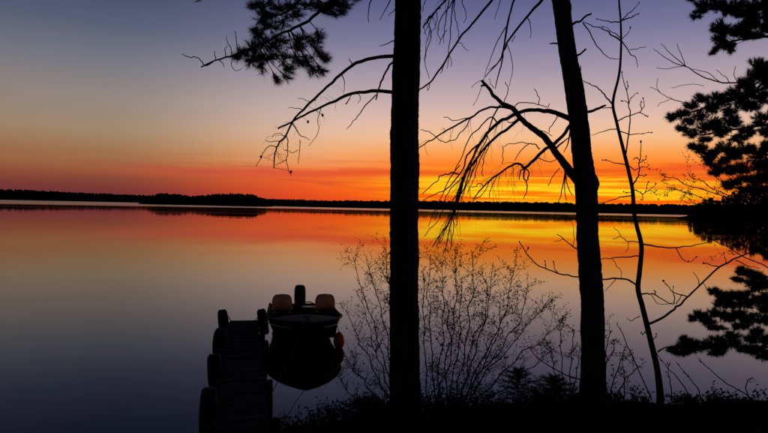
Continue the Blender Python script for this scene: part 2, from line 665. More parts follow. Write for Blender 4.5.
# wooded point to the right, with single crowns of leaf clumps
PT_Y = 250.0
profP = [(706, 211), (714, 203.5), (722, 198.5), (730, 196), (738, 194), (746, 191), (754, 189), (762, 187), (775, 184), (800, 178), (850, 170), (950, 160), (1080, 155)]
mb = MB()
n = 40
rows = [(-1.5, -0.6), (0, 0.1), (6, 1.2), (30, 2.2), (60, 2.0), (90, -0.6)]
for q, z in rows:
    for i in range(n + 1):
        X = (708 + (1090 - 708) * i / n - 384) / F * PT_Y
        e = min(1.0, i / 6)
        mb.v.append(Vector((X, PT_Y + q * (0.2 + 0.8 * e) + 1.5 * noise.noise(Vector((i * .6, q, 0))), z if i else -0.6)))
for r in range(len(rows) - 1):
    for i in range(n):
        a = r * (n + 1) + i
        mb.f.append((a, a + 1, a + n + 2, a + n + 1))
tag(mb.build('headland', 'far_trees'), 'low wooded point running out into the lake', None, None, 'structure')
rng = random.Random(9)
mb = MB()
for r in range(4):
    X = (711 - 384) / F * PT_Y
    X1 = (1080 - 384) / F * PT_Y
    while X < X1:
        px = 384 + X / PT_Y * F
        hgt = (horizon_py(px) - interp(profP, px)) / F * PT_Y + EYE.z
        yy = PT_Y + 1.5 + r * 5 + rng.uniform(-1, 1)
        hh = max(1.5, hgt * rng.uniform(0.78, 1.03) * (0.62 if r == 0 else 1))
        rad = min(2.6, 0.8 + hh * 0.2)
        base = Vector((X, yy, 0.1))
        mb.tube([base, base + Vector((0, 0, hh * 0.8))], [0.16, 0.05], 4)
        for k in range(int(46 + hh * 10)):
            q = rng.random() ** 0.8
            a = rng.uniform(0, 6.28)
            rr_ = rad * math.sqrt(rng.random()) * (1.15 - 0.85 * q)
            c = base + Vector((math.cos(a) * rr_, math.sin(a) * rr_, hh * (0.04 + 0.94 * q)))
            s = rng.uniform(0.35, 0.8)
            d1 = Vector((rng.gauss(0, 1), rng.gauss(0, 1), rng.gauss(0, .6))).normalized()
            d2 = d1.orthogonal().normalized()
            d2.rotate(Matrix.Rotation(rng.uniform(0, 6.28), 3, d1))
            mb.quad(c - d1 * s, c + d2 * s * .6, c + d1 * s, c - d2 * s * .6)
        X += rad * rng.uniform(0.75, 1.2)
tag(mb.build('headland_forest', 'far_trees'), 'black wooded point rising at the edge behind the pines', 'forest', None, 'stuff')

# ------------------------------------------------------------------ tall pine (left of the two big trunks)
rng = random.Random(21)


def trunk(name, pix, Y, material, parent, sides=26, rough=0.06, seed=0.0, sub=24):
    raw = [(x, y, w) for x, y, w in pix]
    c = catmull(raw, sub)
    pts = [P(x, y, Y) for x, y, w in c]
    rad = [w * 0.48 * Y / F for x, y, w in c]
    mb = MB()
    mb.tube(pts, rad, sides, True, rough, seed)
    return mb.build(name, material, parent, True)


def limb(parent, pix, Y0, Y1, w0, w1, wig=1.0, material='twig_bark', name='limb', sub=6, sides=7):
    mb = MB()
    pts, rad = path(pix, Y0, Y1, w0, w1, wig, rng, sub)
    mb.tube(pts, rad, sides, True, 0.12 if w0 > 3 else 0.0, 3.0)
    o = mb.build(name, material, parent, True)
    return o, pts, rad


def side_twigs(mb, pts, rad, rng, count, lo, hi, lmin, lmax, droop, levels=1, from_q=0.15, kids=3, upbias=0.0, r=0.0028):
    for _ in range(count):
        i = int(len(pts) * rng.uniform(from_q, 0.98))
        i = min(i, len(pts) - 2)
        d = (pts[i + 1] - pts[i]).normalized()
        s = d.orthogonal()
        s.rotate(Matrix.Rotation(rng.uniform(0, 6.28), 3, d))
        v = d * rng.uniform(lo, hi) + s + Vector((0, 0, upbias))
        grow(mb, pts[i], v, rng.uniform(lmin, lmax), min(r, rad[i] * 0.8), rng, droop, levels, kids)


Y1_ = 6.6
base1 = P(405, 421, Y1_)
pine1 = empty('pine_tree', (base1.x, base1.y, ground_z(base1.x, base1.y)), 'tall straight pine with the thickest black trunk, dead limbs and a needled bough', 'tree')
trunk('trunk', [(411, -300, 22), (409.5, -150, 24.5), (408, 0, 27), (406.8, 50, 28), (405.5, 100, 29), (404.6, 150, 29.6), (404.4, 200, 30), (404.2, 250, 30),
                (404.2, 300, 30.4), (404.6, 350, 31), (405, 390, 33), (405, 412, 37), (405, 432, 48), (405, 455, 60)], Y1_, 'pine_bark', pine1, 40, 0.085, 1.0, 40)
oA, pA, ra = limb(pine1, [(398, 56), (378, 57.3), (364, 60.5), (352, 65.4), (341, 74), (329, 85.5), (316, 97), (303, 110), (294, 119.6), (286, 135), (278, 144.6), (275, 154), (274, 168)], 6.6, 6.2, 4.8, 1.3, 1.2)
oB, pB, rb = limb(pine1, [(398, 92.7), (372, 91), (352.6, 93.8), (333, 101.6), (316.5, 109), (297, 118.8), (278, 129)], 6.6, 6.45, 4.8, 1.8, 1.2)
oC, pC, rc = limb(pine1, [(396, 60), (390, 65), (386.4, 71), (382, 80), (379, 87.7), (375.6, 100)], 6.55, 6.3, 3.0, 1.5, 0.8)
limb(oC, [(376, 95), (361, 111), (354, 121), (347, 129)], 6.32, 6.2, 1.4, 0.7, 1.5, name='twig')
for pix, w in (([(291.6, 122), (299, 134), (309.6, 140)], 1.5), ([(286, 135), (288, 144), (287, 154), (287.4, 168), (291.6, 176)], 1.3), ([(281, 141), (272, 142), (265, 140)], 1.0),
               ([(277, 147), (268, 146), (263, 153), (261, 157), (255.5, 166.7)], 1.1), ([(341, 74), (344, 80), (344, 92)], 1.4), ([(303, 110), (296, 108), (288, 108)], 1.1),
               ([(300, 140), (300, 150), (298, 163)], 1.0), ([(316, 100), (310, 101), (298, 98)], 1.0), ([(322, 106), (318, 118), (318, 132), (308, 146)], 0.9), ([(284, 150), (292, 152), (299, 150)], 0.9),
               ([(352, 94), (346, 104), (350, 99)], 1.0), ([(352, 65), (350, 61), (348, 59)], 1.5), ([(357, 93), (360, 98), (358, 103)], 1.0), ([(285, 137), (277, 133), (272, 137)], 0.9), ([(287, 160), (280, 163), (276, 165)], 0.9), ([(310, 112), (316, 110), (322, 115)], 0.9)):
    limb(oA, pix, 6.25, 6.1, w, 0.6, 1.4, name='twig', sides=5)
mb = MB()
side_twigs(mb, pA, ra, rng, 10, 0.2, 0.8, 0.07, 0.22, 0.6, 1, 0.45, 2, 0, 0.002)
mb.build('twig_spray', 'twig_bark', oA)['kind'] = 'stuff'
mb = MB()
side_twigs(mb, pB, rb, rng, 10, 0.2, 0.8, 0.06, 0.18, 0.5, 1, 0.3, 2, 0, 0.002)
mb.build('twig_spray', 'twig_bark', oB)['kind'] = 'stuff'
for px, py in ((322.6, 115.4), (308, 122), (261, 157), (291, 172)):
    mb = MB()
    p = P(px, py, 6.15)
    near = min(pA + pB, key=lambda q: (q - p).length)
    mb.tube([near, near.lerp(p, .6) + Vector((0, 0, .01)), p], [.0022, .0018, .0015], 4)
    prof = [(0.001, 0.018), (0.007, 0.015), (0.0115, 0.006), (0.0115, -0.003), (0.007, -0.012), (0.001, -0.016)]
    mb.lathe(prof, 8, Matrix.Translation(p))
    mb.build('cone', 'twig_bark', oA, True)
limb(pine1, [(396, 40), (388, 43), (380, 46)], 6.6, 6.4, 1.4, 0.7, 1.0, name='twig')
limb(pine1, [(397, -12), (389, 3), (385, 10), (380, 20)], 6.6, 6.4, 1.5, 0.7, 1.2, name='twig')
limb(pine1, [(397, 5), (393, 12), (388, 16)], 6.6, 6.4, 1.2, 0.7, 1.2, name='twig')
limb(pine1, [(385, -15), (371, 0), (369, 10), (368.5, 22)], 6.4, 6.2, 1.6, 0.8, 1.2, name='twig')

# needled bough reaching out to the left
oN, pN, rn = limb(pine1, [(405, -75), (378, -40), (352, -14), (334, 0), (318, 12.7), (304, 23), (290, 30), (278, 35), (263, 43.7), (246.5, 50), (232, 55.7), (217.4, 60), (201, 67.6)], 6.6, 5.9, 5.5, 1.4, 1.2, name='bough')
oN2, pN2, _ = limb(pine1, [(405, -100), (370, -65), (330, -30), (305, -6), (290, 10), (276, 16), (262, 14)], 6.6, 6.2, 5.0, 1.6, 1.2, name='bough')
limb(oN, [(213, 62), (206, 66), (202, 62), (195.6, 57), (188, 57), (182, 54)], 5.92, 5.8, 1.3, 0.8, 1.5, name='twig')
limb(oN, [(226, 58), (225, 51), (227, 46)], 5.95, 5.9, 1.2, 0.7, 0.8, name='twig')
limb(oN, [(238, 53), (237, 41), (235, 31)], 5.95, 5.9, 1.2, 0.7, 1.4, name='twig')
limb(oN, [(232, 55), (229, 45), (226, 36)], 5.95, 5.9, 1.1, 0.6, 1.4, name='twig')
limb(oN, [(216, 60), (215, 55), (214, 51)], 5.95, 5.9, 1.1, 0.6, 0.8, name='twig')
limb(oN, [(219, 60), (223, 64), (224, 67)], 5.95, 5.9, 1.1, 0.6, 0.8, name='twig')
limb(oN, [(233, 56), (232, 66), (237, 71), (243, 68)], 5.95, 5.9, 0.9, 0.5, 0.8, name='twig')


def pine_foliage(parent, stem_pts, clumps, Yc, rng, tufts_per=9, dY=0.28, n=30, L=0.085, wd=0.0024, name='needles', twigmat='twig_bark', up_amt=0.25):
    """twigs run from the stem into each clump of the crown; every twig carries tufts of needles"""
    nb = MB()
    tb = MB()
    for cl in clumps:
        px, py, rx, ry = cl[:4]
        dens = cl[4] if len(cl) > 4 else 1.0
        Yk = Yc + rng.uniform(-dY, dY)
        c = P(px, py, Yk)
        root = min(stem_pts, key=lambda q: (q - c).length)
        mid = (root + c) / 2 + Vector((rng.gauss(0, .02), rng.gauss(0, .02), -0.02))
        pts = [root, mid, c]
        tb.tube(pts, [0.006, 0.0045, 0.003], 5)
        for _ in range(int(tufts_per * dens)):
            a = rng.uniform(0, 6.28)
            q = math.sqrt(rng.random())
            e = P(px + rx * q * math.cos(a), py + ry * q * math.sin(a), Yk + rng.uniform(-1, 1) * rx * Yk / F)
            s = mid.lerp(c, rng.uniform(0.2, 1.0))
            d = (e - s)
            if d.length < 0.01:
                d = Vector((0, 0, 0.02))
            tb.tube([s, s.lerp(e, 0.5) + Vector((0, 0, -0.006)), e], [0.0028, 0.0022, 0.0016], 4)
            dn = (d.normalized() + Vector((0, 0, up_amt))).normalized()
            needle_tuft(nb, e, dn, rng, n, L, wd)
            if rng.random() < 0.7:
                needle_tuft(nb, s.lerp(e, 0.6), dn, rng, int(n * 0.6), L * 0.9, wd)
    o1 = tb.build('branchlets', twigmat, parent)
    o1['kind'] = 'stuff'
    o2 = nb.build(name, 'needles', parent)
    o2['kind'] = 'stuff'


clA = [(243, 52, 7, 6), (236, 57, 5, 4, .6), (252, 47, 9, 8), (262, 44, 10, 9), (252, 62, 8, 7), (262, 68, 5, 7, .7), (260, 57, 8, 6),
       (284, 60, 10, 9), (296, 50, 11, 9), (303, 40, 10, 8), (290, 70, 8, 6, .8), (278, 80, 6, 3, .5), (287, 78, 5, 3, .4), (309, 62, 8, 6, .8), (315, 72, 8, 5, .9),
       (324, 73, 5, 3, .5), (321, 55, 7, 5, .7), (318, 42, 8, 7, .8), (300, 62, 8, 6), (275, 47, 9, 7), (319, 34, 6, 6, .6), (281, 40, 9, 7), (272, 58, 7, 6, .8), (326, 60, 4, 3, .5)]
clB = [(262, 18, 9, 8), (270, 28, 10, 8), (282, 22, 10, 8), (253, 5, 8, 4), (264, 4, 10, 6), (278, 6, 10, 7), (292, 4, 10, 6), (296, 16, 10, 7, .9), (256, 30, 6, 5, .7), (259, 36, 6, 5, .8), (270, 14, 9, 7)]
clC = [(322, 6, 8, 5), (335, 4, 9, 5), (346, 6, 8, 5), (340, 0, 10, 6), (310, 4, 9, 6), (329, 12, 6, 4, .6), (344, 12, 5, 3, .5), (336, 15, 4, 3, .4), (353, -2, 7, 4)]
pine_foliage(oN, pN[len(pN) // 3:], clA, 6.05, rng, 22, 0.22, 32, 0.08, 0.0027)
pine_foliage(oN2, pN2, clB + clC, 6.25, rng, 22, 0.25, 32, 0.08, 0.0027)
limb(pine1, [(405, -120), (350, -80), (280, -40), (230, -14), (208, -4), (196, 2)], 6.6, 5.7, 4.5, 1.0, 1.0, name='bough')
mbn = MB()
for px, py in ((193, -2), (198, 1), (203, -3), (190, -4), (210, -8)):
    needle_tuft(mbn, P(px, py, 5.7), Vector((-0.7, -0.2, -0.2)), rng, 12, 0.07, 0.0024)
o = mbn.build('needles', 'needles', pine1)
o['kind'] = 'stuff'

# drooping fine branches to the right of the tall trunk
oT, pT, rT = limb(pine1, [(410, -160), (440, -90), (458, -40), (462, -16), (445.5, 0), (430, 18), (423, 28)], 6.6, 6.3, 4.0, 1.6, 1.0, name='limb')
for pix, w in (([(462, -16), (454, 0), (443, 15), (438, 30), (440, 40)], 1.8), ([(455, -4), (453, 5), (450.6, 25), (449, 51), (447, 68.6)], 1.6), ([(450, -4), (446, 13), (444.5, 30), (443.7, 43)], 1.4),
               ([(455, 0), (454, 10), (457, 25), (458.7, 38)], 1.3), ([(462, -10), (462, 0), (466, 15), (463, 23)], 1.1), ([(430, 16), (428, 20), (431, 38), (425, 58), (429, 79)], 1.5),
               ([(441, 8), (433, 16), (424, 34)], 1.1), ([(437, 12), (436, 24), (431, 33)], 1.0), ([(426, -8), (424, 6), (422, 12)], 1.0), ([(430, 30), (426, 44), (424, 60)], 0.9), ([(447, 30), (441, 40), (439, 45)], 0.9), ([(449, 55), (452, 62), (451, 66)], 0.8)):
    limb(oT, pix, 6.3, 6.15, w, 0.7, 1.6, name='twig', sides=5)
mb = MB()
side_twigs(mb, pT, rT, rng, 10, 0.3, 0.8, 0.1, 0.28, 1.2, 1, 0.55, 2, -0.2, 0.0026)
mb.build('twig_spray', 'twig_bark', oT)['kind'] = 'stuff'

# ------------------------------------------------------------------ leaning tree (right of the two big trunks)
rng = random.Random(5)
YB = 7.2
base2 = P(593, 412, YB)
tree2 = empty('bare_tree', (base2.x, base2.y, ground_z(base2.x, base2.y)), 'leaning bare tree with a burl and arching dead limbs hung with twigs', 'tree')
trunk('trunk', [(520, -300, 12), (537, -150, 14), (552, -40, 16), (560.5, 0, 17.5), (564, 26, 17.2), (567.5, 51, 17.4), (572.5, 78, 18.6), (576, 102, 19.6), (579.5, 130, 19.4), (581.5, 152, 19.6), (584, 170, 21.5),
                (586, 190, 22), (587, 215, 22), (588, 245, 22.4), (590.5, 275, 23), (592, 300, 23.4), (593, 350, 24), (593, 385, 26.5), (593, 402, 31), (593, 425, 44), (593, 445, 52)], YB, 'birch_bark', tree2, 34, 0.085, 8.0, 30)
mb = MB()
pp = P(594, 184, YB)
prof = [(0.002, 0.13), (0.03, 0.11), (0.055, 0.06), (0.062, 0.0), (0.05, -0.06), (0.03, -0.11), (0.002, -0.14)]
mb.lathe(prof, 14, Matrix.Translation(pp))
for i, v in enumerate(mb.v):
    mb.v[i] = v + (v - pp) * 0.35 * noise.noise(v * 18)
mb.build('burl', 'birch_bark', tree2, True)

o1, p1, r1 = limb(tree2, [(584, 190, 13), (574, 176, 11.5), (562, 161, 9.5), (551, 145.5, 8.5), (542, 135, 7.6), (532, 128.4, 7), (521.7, 119.5, 6.6), (513, 109.4, 6.2), (500, 101.8, 5), (491, 91.6, 4.2), (481.6, 80.2, 3.4)], 7.15, 6.7, 12, 3, 1.4, 'birch_bark', sides=9)
limb(o1, [(487, 86), (483, 85.5), (481, 86)], 6.72, 6.7, 2.6, 1.6, .3, 'birch_bark', 'twig')
o2, p2, r2 = limb(tree2, [(578, 124, 7), (566, 117, 6.6), (555, 113, 5.8), (542, 110.6, 5.2), (527, 110.8, 4.8), (513, 115.7, 4.4), (497.6, 123.3, 4), (482, 140, 3.6), (472, 159, 3), (463, 178, 2.4), (456, 200, 1.8), (448, 223, 1.4), (432, 247, 1)], 7.15, 6.5, 7, 1, 1.4, 'birch_bark')
o3, p3, r3 = limb(tree2, [(519, 119, 4.2), (506.5, 129.7, 3.6), (491, 141, 3.2), (478.5, 156, 2.8), (466, 174, 2.3), (459, 195, 1.8), (451, 223, 1.4), (445, 251, 1.0)], 6.8, 6.35, 4, 1, 1.4, 'birch_bark')
o4, p4, r4 = limb(tree2, [(513, 109, 3.2), (500, 107, 2.8), (488.7, 108, 2.6), (471, 117, 2.2), (453, 127, 1.9), (438, 136, 1.6), (425, 144, 1.3), (412, 151, 1)], 6.8, 6.9, 3, 1, 1.2, 'birch_bark')
o5, p5, r5 = limb(tree2, [(580, 112, 4.5), (572, 123, 4.6), (564, 134, 4.6), (555, 143, 4.4), (544.6, 149.5, 4.2), (534, 160, 3.8), (525.5, 167.5, 3.4), (519, 164, 3), (511.5, 166, 2.7), (499, 174, 2.2), (484, 186, 1.7), (473, 199, 1.1)], 7.1, 6.7, 4.5, 1, 1.2, 'birch_bark')
tw2 = [([(525.5, 167), (524, 176), (527, 187), (524, 198)], 2.0), ([(525, 168), (520, 173), (519.5, 180)], 1.8), ([(526, 168), (529, 174), (527.5, 180)], 1.6), ([(526, 182), (528, 178), (528.5, 172)], 1.2),
       ([(562, 161), (565, 178), (566, 200)], 1.6), ([(566, 170), (563, 186), (558, 203)], 1.5), ([(566, 174), (568, 186), (573, 196)], 1.2), ([(570, 122), (568, 140), (564, 152)], 2.2),
       ([(555, 150), (562, 142), (570, 136)], 2.6), ([(539.5, 149), (534, 144), (529, 143.7), (521.7, 149), (514, 161)], 1.3), ([(529, 143.7), (516, 143), (504, 146)], 0.9),
       ([(497.6, 123), (490, 117), (480, 127), (468, 140), (461, 159), (452, 176)], 1.6), ([(500, 105), (492, 118), (489, 130), (486, 140), (476, 160), (470, 178)], 1.6),
       ([(481, 143), (470, 152), (463, 168), (450, 186), (437, 193), (423, 200)], 2.0), ([(458, 174), (451, 173), (444, 175), (436, 181), (422, 194)], 1.7),
       ([(472, 159), (468, 178), (458, 200), (449, 222), (436, 246)], 1.5), ([(466, 174), (452, 188), (444, 200), (434, 220)], 1.3), ([(463, 178), (462, 190), (455, 210), (453, 232), (450, 250)], 1.2),
       ([(478, 156), (474, 170), (466, 186), (459, 208), (456, 226)], 1.2), ([(460, 165), (448, 182), (438, 204), (428, 226)], 1.2), ([(488, 143), (478, 166), (474, 178), (468, 192)], 1.1),
       ([(456, 196), (448, 206), (436, 222), (424, 236)], 1.0), ([(491, 141), (484, 156), (482, 168), (483, 176)], 1.0), ([(449, 222), (444, 232), (440, 244)], 0.9), ([(453, 206), (446, 224), (438, 240)], 0.9),
       ([(471, 117), (464, 130), (455, 139), (445, 142), (436, 137), (428, 131), (420, 130)], 1.1), ([(468, 118), (454, 120), (444, 117)], 0.9),
       ([(504, 103), (508, 90), (505, 82)], 0.9), ([(513, 109), (520, 102), (532, 103), (546, 107), (549, 104)], 1.1), ([(539, 105), (538, 96), (534, 89)], 0.9), ([(525, 122), (536, 128), (552, 136)], 1.2),
       ([(560, 114), (552, 125), (549, 132)], 1.1), ([(484, 186), (478, 184), (472, 188)], 1.0), ([(499, 174), (492, 186), (489, 198)], 1.0), ([(491, 180), (481, 196), (470, 203)], 0.9), ([(536, 158), (548, 161), (560, 160)], 0.9),
       ([(521, 119), (511, 122), (503, 119)], 1.2), ([(503, 146), (503, 154), (502, 164)], 0.8), ([(560, 168), (552, 178), (548, 186)], 0.9)]
for i, (pix, w) in enumerate(tw2):
    yy = 6.5 + 0.35 * ((i * 37) % 10) / 10
    par = (o2, o3, o5, o1, o4)[i % 5] if i > 11 else o5
    limb(par, pix, yy + 0.1, yy - 0.15, w * 1.15, 0.85, 1.8, 'twig_bark', 'twig', sides=5)
for o_, p_, r_, cnt in ((o2, p2, r2, 40), (o3, p3, r3, 34), (o4, p4, r4, 10), (o5, p5, r5, 26)):
    mb = MB()
    side_twigs(mb, p_, r_, rng, cnt, 0.4, 1.0, 0.10, 0.34, 1.5, 1, 0.35, 2, -0.3, 0.0026)
    mb.build('twig_spray', 'twig_bark', o_)['kind'] = 'stuff'
# fine branches falling into the frame from above
o6, p6, r6 = limb(tree2, [(556, -70, 5), (540, -62, 4.6), (520, -38, 4), (505, -16, 3.4), (491, 1, 3), (472, 24, 2.7), (458, 40.7, 2.5), (443, 64.8, 2.2), (430, 82.6, 1.9), (418, 90, 1.5)], 7.2, 6.8, 4, 1.5, 1.0)
o7, p7, r7 = limb(tree2, [(556, -40, 4.5), (552, -14, 4), (542, 0, 3.6), (527, 16.5, 3), (510, 38, 2.4), (504, 51, 1.9), (499, 61, 1.5), (485, 77, 0.9)], 7.2, 6.7, 4, 1, 1.2)
o8, p8, r8 = limb(tree2, [(548, -90, 4), (528, -50, 3.2), (516, -18, 2.8), (513.6, 0, 2.5), (507.7, 23, 2.2), (504, 48, 1.9), (501, 66, 1.5), (495, 89, 0.9)], 7.2, 6.8, 4, 1, 1.2)
for pix, w in (([(506, 27), (496, 43), (491, 58), (483.6, 79)], 1.3), ([(507, 44), (513, 66), (509, 86)], 1.0), ([(527, 17), (530, 26), (530.6, 38)], 1.3), ([(503, -12), (501, 0), (494, 20)], 1.2),
               ([(484, 79), (480, 92), (473, 106)], 0.8), ([(483, 80), (475, 84), (471, 88)], 0.7), ([(501, 60), (494, 66), (488, 70)], 0.9), ([(458, 42), (463, 46), (468, 51)], 0.8), ([(443, 64), (441, 74), (446, 60)], 0.8), ([(430, 83), (428, 90), (427, 86)], 1.0),
               ([(515, 36), (513, 40), (511, 41)], 0.9), ([(494, 88), (491, 84), (489, 79)], 0.8)):
    limb(o8, pix, 6.9, 6.7, w, 0.6, 1.4, 'twig_bark', 'twig', sides=5)
# stubs and side shoots
limb(tree2, [(569, 27), (575, 23), (580.5, 21), (586, 16), (591, 14)], 7.15, 7.05, 3.4, 2, 0.6, name='stub')
limb(tree2, [(574, 58), (580, 54), (586, 49)], 7.15, 7.05, 3.2, 2, 0.6, name='stub')
limb(tree2, [(583, 113), (592, 111), (600, 108), (605.4, 105.6)], 7.15, 6.95, 4.2, 2.6, 0.6, name='stub')
limb(tree2, [(563, 43), (556, 43.5), (550, 43.5)], 7.15, 7.1, 2.4, 1.4, 0.4, name='stub')
limb(tree2, [(569, 14), (571, 8), (570, 2)], 7.1, 7.0, 2.0, 1.2, 0.6, name='stub')
limb(tree2, [(577, 75), (580, 72), (580.5, 66)], 7.15, 7.1, 1.6, 1.2, 0.4, name='stub')
limb(tree2, [(584, 253), (573, 246.6), (566, 241), (557, 234)], 7.15, 6.9, 1.6, 0.9, 1.0, name='twig')
limb(tree2, [(573, 246.6), (574, 236), (572, 222)], 7.0, 6.9, 0.9, 0.5, 1.2, name='twig')
limb(tree2, [(565, 240), (560, 240), (554, 242)], 7.0, 6.9, 0.8, 0.5, 1.2, name='twig')
limb(tree2, [(586, 381), (572, 377), (555, 369), (540, 360), (527, 346)], 7.15, 6.9, 1.6, 0.9, 1.0, name='twig')

# ------------------------------------------------------------------ slender sapling
rng = random.Random(77)
YS = 7.9
bs = P(660, 397, YS)
sap = empty('sapling', (bs.x, bs.y, ground_z(bs.x, bs.y)), 'slender budding sapling with thin crooked stem beside the leaning trunk', 'tree')
S0 = [(619, -60, 1.6), (619.5, -20, 1.9), (619, 0, 2.2), (620.7, 22, 2.5), (621, 50, 2.9), (619, 75, 3.2), (613, 102.5, 3.6), (616.8, 123, 4.1), (623.6, 150.7, 4.5), (628.6, 171, 4.8), (632.5, 190, 5),
      (634, 211.7, 5.3), (636.5, 225, 5.5), (641.4, 246, 5.9), (639.7, 271, 6.2), (638, 289, 6.4), (642.8, 308, 6.8), (650, 338, 7.3), (657, 368, 8.0), (660, 394, 9.5), (660, 412, 11)]
trunk('trunk', [(a, b1, c * 0.78) for a, b1, c in S0], YS, 'twig_bark', sap, 12, 0.07, 2.0, 8)
bb = MB()
sap_twigs = [
    ([(620.7, 21), (630, 18), (634, 16), (638, 14)], 1.6, 1), ([(620.7, 22), (628, 14), (634, 9), (638.7, 3)], 1.4, 1), ([(620, 22), (612, 22), (605, 21), (597, 19)], 1.5, 1),
    ([(622, 39), (627, 34), (630, 29)], 1.0, 1), ([(620, 38), (613, 32), (604, 27)], 1.2, 1), ([(622, 41.6), (630, 52.7), (636, 59), (637.5, 67)], 1.4, 0), ([(630, 50), (637, 49), (645.6, 46.6)], 0.9, 0),
    ([(620.7, 41), (612, 35), (605, 30), (594, 26), (583, 22)], 1.9, 0), ([(583, 23), (591.6, 36), (600, 50), (609.6, 58), (620.7, 58.8)], 1.5, 0),
    ([(613, 105), (606, 97), (600, 90), (592, 85), (582, 80)], 1.9, 1), ([(612.6, 108), (604, 108), (596, 110)], 1.3, 0),
    ([(625.4, 157), (627.6, 143), (630, 119), (629, 105), (626, 88.7), (622, 74)], 1.8, 1), ([(629, 104), (632, 97), (637, 93)], 1.0, 1), ([(628, 103), (624, 101), (621, 101)], 0.9, 1), ([(627, 90), (628, 86), (627, 82)], 1.0, 1),
    ([(618, 121), (628, 116), (639, 112.5), (644, 106), (643.4, 99)], 1.5, 1), ([(639, 112.5), (645, 115), (648, 117)], 1.1, 1), ([(642, 109), (640, 105), (641, 103)], 1.0, 1),
    ([(619, 131), (628.6, 134), (640, 134), (650, 132.6)], 1.4, 1), ([(617.5, 129), (606, 130.5), (592, 135.4)], 1.3, 0), ([(627, 165), (616, 163), (603, 160)], 1.5, 1),
    ([(627.4, 165), (635, 169.8), (642, 167), (649, 168.5)], 1.3, 1), ([(633, 185), (637, 178), (639, 171), (640, 156), (640.9, 143)], 1.8, 2), ([(639.5, 163), (644, 160), (646, 157)], 1.2, 1), ([(639.5, 160), (636, 158), (634, 159)], 1.0, 1),
    ([(639, 175), (643, 176), (646, 175)], 1.0, 1), ([(633.5, 190), (638, 191), (642.6, 194), (649, 190), (655, 185)], 1.4, 1), ([(645, 193), (647, 187), (648, 182)], 1.0, 1), ([(642, 193.5), (643, 198), (642, 200)], 0.8, 1), ([(649, 190), (653, 192), (656, 191)], 0.8, 1),
    ([(634, 196), (625, 196), (616, 199), (606, 202), (598, 203)], 1.5, 0), ([(632, 192), (628, 193), (624, 192)], 0.9, 1),
    ([(641.6, 244), (655.5, 246.6), (676, 247.7), (692.4, 245.4), (709, 242)], 2.0, 0), ([(676, 247.7), (681, 257), (689, 262), (695, 258)], 1.2, 1), ([(640, 242), (627.7, 241), (622, 237), (614, 227)], 1.3, 0), ([(628, 241), (628, 247), (626, 252)], 0.8, 0), ([(621, 236), (617, 238), (613, 239)], 0.8, 0),
    ([(641, 256), (632, 256), (623, 257), (612, 258), (602, 259), (585, 262)], 1.6, 0), ([(612, 258), (616, 265), (621, 271), (621, 279)], 0.9, 0),
    ([(638, 287), (632, 282), (627.7, 280), (616, 278), (604.6, 279), (581, 277), (566, 275), (554.6, 272), (536, 264), (526, 252), (520, 243)], 2.3, 1), ([(558, 273), (555, 268), (554, 262)], 1.2, 1), ([(546, 269), (545, 265), (545, 262)], 1.0, 1), ([(526, 252), (528, 249), (528, 247)], 0.9, 1), ([(616, 279), (611, 284), (605, 291)], 1.0, 0),
    ([(648, 324), (659, 319.5), (673, 310), (681, 303), (699, 286), (720, 267), (738.7, 257), (760, 249)], 3.4, 0), ([(641, 294), (649, 293.5), (655.5, 295), (667, 302), (674, 304)], 1.9, 0), ([(655, 295), (656, 292), (655, 291)], 1.2, 1),
    ([(688, 297), (680, 294), (672, 291), (667, 285), (664, 281)], 1.5, 2), ([(674, 304), (674, 296), (673, 287)], 1.3, 1), ([(676, 304), (680, 298), (682, 295)], 1.2, 1), ([(652, 295), (656, 302), (664, 304), (672, 303)], 0.9, 0),
    ([(699, 286), (699, 280), (693.6, 272)], 1.2, 0), ([(720, 267), (712, 265), (705, 263.4)], 1.5, 2), ([(736, 260), (746, 265), (760, 268.5)], 1.3, 0), ([(726, 264), (725, 258), (724, 252)], 1.0, 0), ([(703, 283), (707, 288), (712, 290)], 0.9, 0),
    ([(658, 352), (662, 349), (668, 347), (682, 345.5)], 2.0, 0), ([(648, 330), (643, 334), (642, 334)], 1.2, 1), ([(651, 341), (655, 337), (656, 334)], 1.2, 1), ([(640, 316), (632, 320), (627, 318)], 1.0, 0)]
for i, (pix, w, nb) in enumerate(sap_twigs):
    yy = YS + (0.22 * math.sin(i * 2.1))
    o_, pt, rd = limb(sap, pix, YS, yy + 0.05, w, max(0.6, w * 0.45), 1.2, 'twig_bark', 'twig', sides=5)
    L = len(pt)
    if nb:
        d = pt[-1] - pt[-2]
        bud(bb, pt[-1] - d.normalized() * 0.004, d, 0.045 if nb == 1 else 0.075, 0.011 if nb == 1 else 0.016)
        for k in range(1 + nb):
            j = int(L * rng.uniform(0.4, 0.95)) - 1
            d2 = (pt[j + 1] - pt[j]).normalized() * 0.8 + Vector((rng.uniform(-.5, .5), rng.uniform(-.5, .5), rng.uniform(0, .6)))
            bud(bb, pt[j], d2, 0.03, 0.008)
bb.build('bud_cluster', 'twig_bark', sap)['kind'] = 'stuff'

